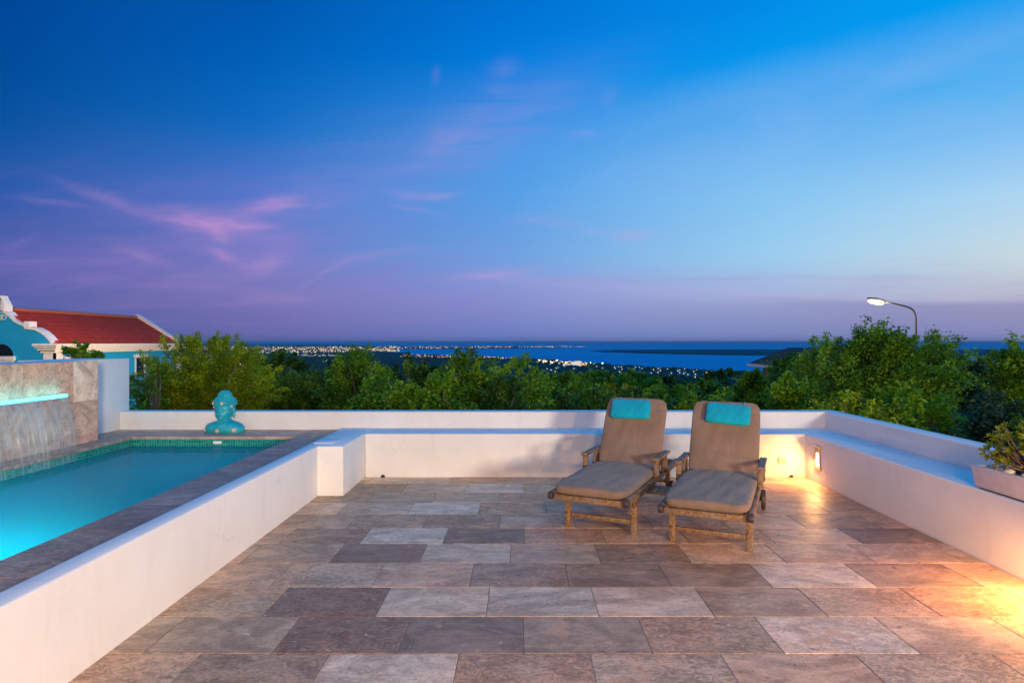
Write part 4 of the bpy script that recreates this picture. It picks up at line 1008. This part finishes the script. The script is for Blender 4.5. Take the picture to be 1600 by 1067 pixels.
def rnd_pt(x0, x1, ya, yb, wpx, hpx, cw, z=SEA+2.5):
    px = rs.uniform(x0, x1); t = rs.random(); py = (ya[0]+(ya[1]-ya[0])*(px-x0)/(x1-x0))*(1-t)+(yb[0]+(yb[1]-yb[0])*(px-x0)/(x1-x0))*t
    X, Y = wpt(px, py, z); s = Y/F; c = rs.choices(range(6), cw)[0]; w = rs.uniform(.2,.55)*wpx*s; h = rs.uniform(.3,.7)*hpx*s
    return (X, Y, z, w, h, c)
pts = [rnd_pt(150,625,(541.6,541.6),(547,546.5),2.0,1.0,(28,26,12,12,30,4)) for i in range(1500)]+[rnd_pt(372,625,(547,545.5),(553,549),2.2,1.1,(26,22,10,16,40,4)) for i in range(650)]
pts += [rnd_pt(455,530,(553.5,553.5),(556.5,557),5,.8,(5,60,3,5,26,0)) for i in range(70)]+[rnd_pt(500,528,(563,563),(566,565),4,1.,(10,60,3,5,26,0)) for i in range(14)]
lights_mesh('distant_city', pts, 'glittering lights of the distant city along the left horizon', GLOW)
pts = [rnd_pt(600,915,(541.,541.4),(545.3,541.8),2.4,.9,(22,20,26,2,40,3), SEA+4) for i in range(420)]
lights_mesh('peninsula_town', pts, 'row of tiny lights along the far peninsula across the bay', GLOW)
pts = [rnd_pt(625,800,(553.6,558.5),(557.5,561),2.6,1.2,(26,14,26,2,40,4)) for i in range(210)]
lights_mesh('bay_town', pts, 'orange lit waterfront of the town behind the dark trees', GLOW)
pts = [rnd_pt(842,935,(562,568),(571,573),3.6,1.8,(34,8,26,3,18,22)) for i in range(150)]+[rnd_pt(930,1180,(570,584),(588,596),1.3,1.,(14,10,16,1,60,1)) for i in range(140)]
lights_mesh('harbour_lights', pts, 'scattered lamps of the harbour and seaside town on the coast', GLOW)
# woodland between the town houses
def far_wood():
    rs = np.random.RandomState(8); vs = []; mb = MB()
    for i in range(1500):
        px = rs.uniform(820,1330); t = rs.rand(); base = np.interp(px,[820,930,1130,1330],[566,570,582,588]); py = base+t*38
        X, Y = wpt(px, py, -106); w = rs.uniform(9,24)
        mb.ball((X,Y,-106), (w, w, rs.uniform(5,11)), 7, 4)
    n = len(mb.v); ar = np.array(mb.v); ar += rs.normal(size=ar.shape)*1.6; mb.v = [tuple(p) for p in ar]
    def f(k, p):
        co = geo_co(k); k.set(p.inputs['Base Color'], k.ramp(k.noise(co, .05, 5.), [(.3,(.015,.04,.015)),(.7,(.05,.09,.03))])); p.inputs['Roughness'].default_value = 1
    tag(mb.build('coastal_woodland', mat('coastal_wood', f)), 'dark green woodland covering the coastal plain between the town houses', kind='stuff')
far_wood()
rs = random.Random(5)
M_hw = [simple('house_white', (.6,.58,.56), .8), simple('house_cream', (.5,.42,.3), .8)]; M_hr = [simple('roof_pink', (.35,.16,.12), .8), simple('roof_grey', (.3,.3,.33), .8)]
M_hwin = emit('lit_house_window', (1,.62,.28), 3., False)
for i in range(64):
    px = rs.uniform(965,1140) if i < 46 else rs.uniform(850,1000); base = np.interp(px,[850,930,1130],[571,573,583]); py = base+rs.random()**1.2*13
    X, Y = wpt(px, py, -104); w = rs.uniform(4,8); d = rs.uniform(4,6); h = rs.uniform(3.5,6); z = -104+6
    c1_ = ('white','cream')[i%2]; c2_ = ('pink','grey')[(i//2)%2]
    ar_ = 'below the floodlit harbour' if px < 940 else 'left in the seaside town' if px < 1010 else 'amid the seaside town' if px < 1080 else 'right in the seaside town'
    t = thing('town_house', 'tiny %s house with a %s roof %s' % (c1_, c2_, ar_), 'house', (X,Y,z), rs.uniform(-.5,.5), 'small %s houses with %s roofs %s' % (c1_, c2_, ar_))
    mb = MB(); mb.box((-w,-d,-6),(w,d,h)); mb.build('wall', M_hw[i%2], t)
    mb = MB(); mb.add([(-w-1,-d-1,h+.01),(w+1,-d-1,h+.01),(w+1,d+1,h+.01),(-w-1,d+1,h+.01),(-w*.4,0,h+3),(w*.4,0,h+3)], [(0,1,5,4),(1,2,5),(2,3,4,5),(3,0,4),(3,2,1,0)]); mb.build('roof', M_hr[(i//2)%2], t)
    mb = MB(); q = rs.uniform(-w*.6,w*.2); mb.box((q,-d-.2,h*.3),(q+2.2,-d-.02,h*.3+1.8)); mb.build('lit_window', M_hwin, t)
# big floodlit harbour building with masts
def harbour():
    p = wpt(900,572.4,-106); s = p[1]/F; t = thing('harbour_building', 'large white floodlit building on the harbour shore', 'building', (p[0],p[1],-106))
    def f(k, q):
        e = k.n.new('ShaderNodeEmission'); e.inputs[0].default_value = (1,.88,.66,1); e.inputs[1].default_value = .75; a = k.n.new('ShaderNodeAddShader'); q.inputs['Base Color'].default_value = (.7,.7,.68,1)  # floodlight on the walls is put into the cladding as emission
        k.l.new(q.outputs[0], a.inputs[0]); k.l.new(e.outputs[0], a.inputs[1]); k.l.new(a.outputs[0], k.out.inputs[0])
    m = mat('white_cladding_floodlight_glow', f); m.cycles.emission_sampling = 'NONE'
    mb = MB(); mb.box((-7*s,-10,0),(-1.5*s,20,7.5*s)); mb.box((-1.48*s,-10,0),(7.5*s,20,8.6*s)); mb.box((-20*s,-8,0),(-7.02*s,15,4*s)); mb.build('hall', m, t)
    mb = MB(); mb.box((-7.2*s,-12,7.52*s),(-1.3*s,22,8*s)); mb.box((-1.6*s,-12,8.62*s),(7.7*s,22,9.1*s)); mb.build('roof', M_hr[1], t)
    mb = MB()
    for i in range(6): mb.box((-18*s+i*4*s,-10.4,1.2*s),(-18*s+i*4*s+1.2*s,-10.02 if i > 2 else -8.02,2.6*s))
    mb.build('gate_doors', M_black, t)
    for px, py, lb in ((852,564,'leftmost'),(862,566,'second from left'),(870,562.5,'tall bright'),(883,566,'low'),(922,566.5,'greenish white'),(940,567,'right hand')):
        q = wpt(px, 572, -106); s2 = q[1]/F; z = (572-py)*s2
        o = thing('floodlight_mast', {'leftmost':'leftmost floodlight mast at the harbour','second from left':'second floodlight mast from the left at the harbour','tall bright':'tallest floodlight mast left of the white harbour building','low':'low floodlight mast touching the left side of the white harbour building','greenish white':'floodlight mast just right of the white harbour building','right hand':'rightmost floodlight mast on the harbour shore'}[lb], 'mast', (q[0],q[1]-30,-106), 0, 'floodlight masts at the harbour')
        mb = MB(); mb.tube([(0,0,0),(0,0,z)], .5, 6); mb.build('pole', M_black, o)
        mb = MB(); mb.ball((0,0,z), (1.15*s2,2,.85*s2), 8, 6); mb.build('lamp', emit('floodlight_glow', (1,.85,.45) if px < 900 else (.75,1,.75), 6, False), o)
harbour()
for px, lb in ((797,'left of the two slender radio masts on the far peninsula'),(815,'right of the two slender radio masts on the far peninsula')):
    q = wpt(px, 541.8, SEA+4); s = q[1]/F; o = thing('radio_mast', lb, 'mast', (q[0],q[1],SEA+4), 0, 'radio masts')
    mb = MB(); mb.tube([(0,0,0),(0,0,17*s)], .12*s, 5); mb.build('mast', simple('red_mast_paint', (.3,.08,.08), .6), o)
    for h_ in (6,11,17): mb = MB(); mb.ball((0,0,h_*s), .45*s, 6, 4); mb.build('beacon', emit('red_beacon', (1,.15,.1), 1., False), o)

# ---------------------------------------------------------------- haze over the bay
hz = MB(); hz.box((-210000,-210000,SEA-8),(210000,210000,60)); 
def f_haze(k, p):
    k.n.remove(p); v = k.n.new('ShaderNodeVolumePrincipled'); v.inputs['Color'].default_value = (.68,.82,1,1); v.inputs['Density'].default_value = 3.2e-5; v.inputs['Anisotropy'].default_value = 0
    k.l.new(v.outputs[0], k.out.inputs['Volume'])
ho = hz.build('haze', mat('thin_haze', f_haze)); tag(ho, kind='stuff')
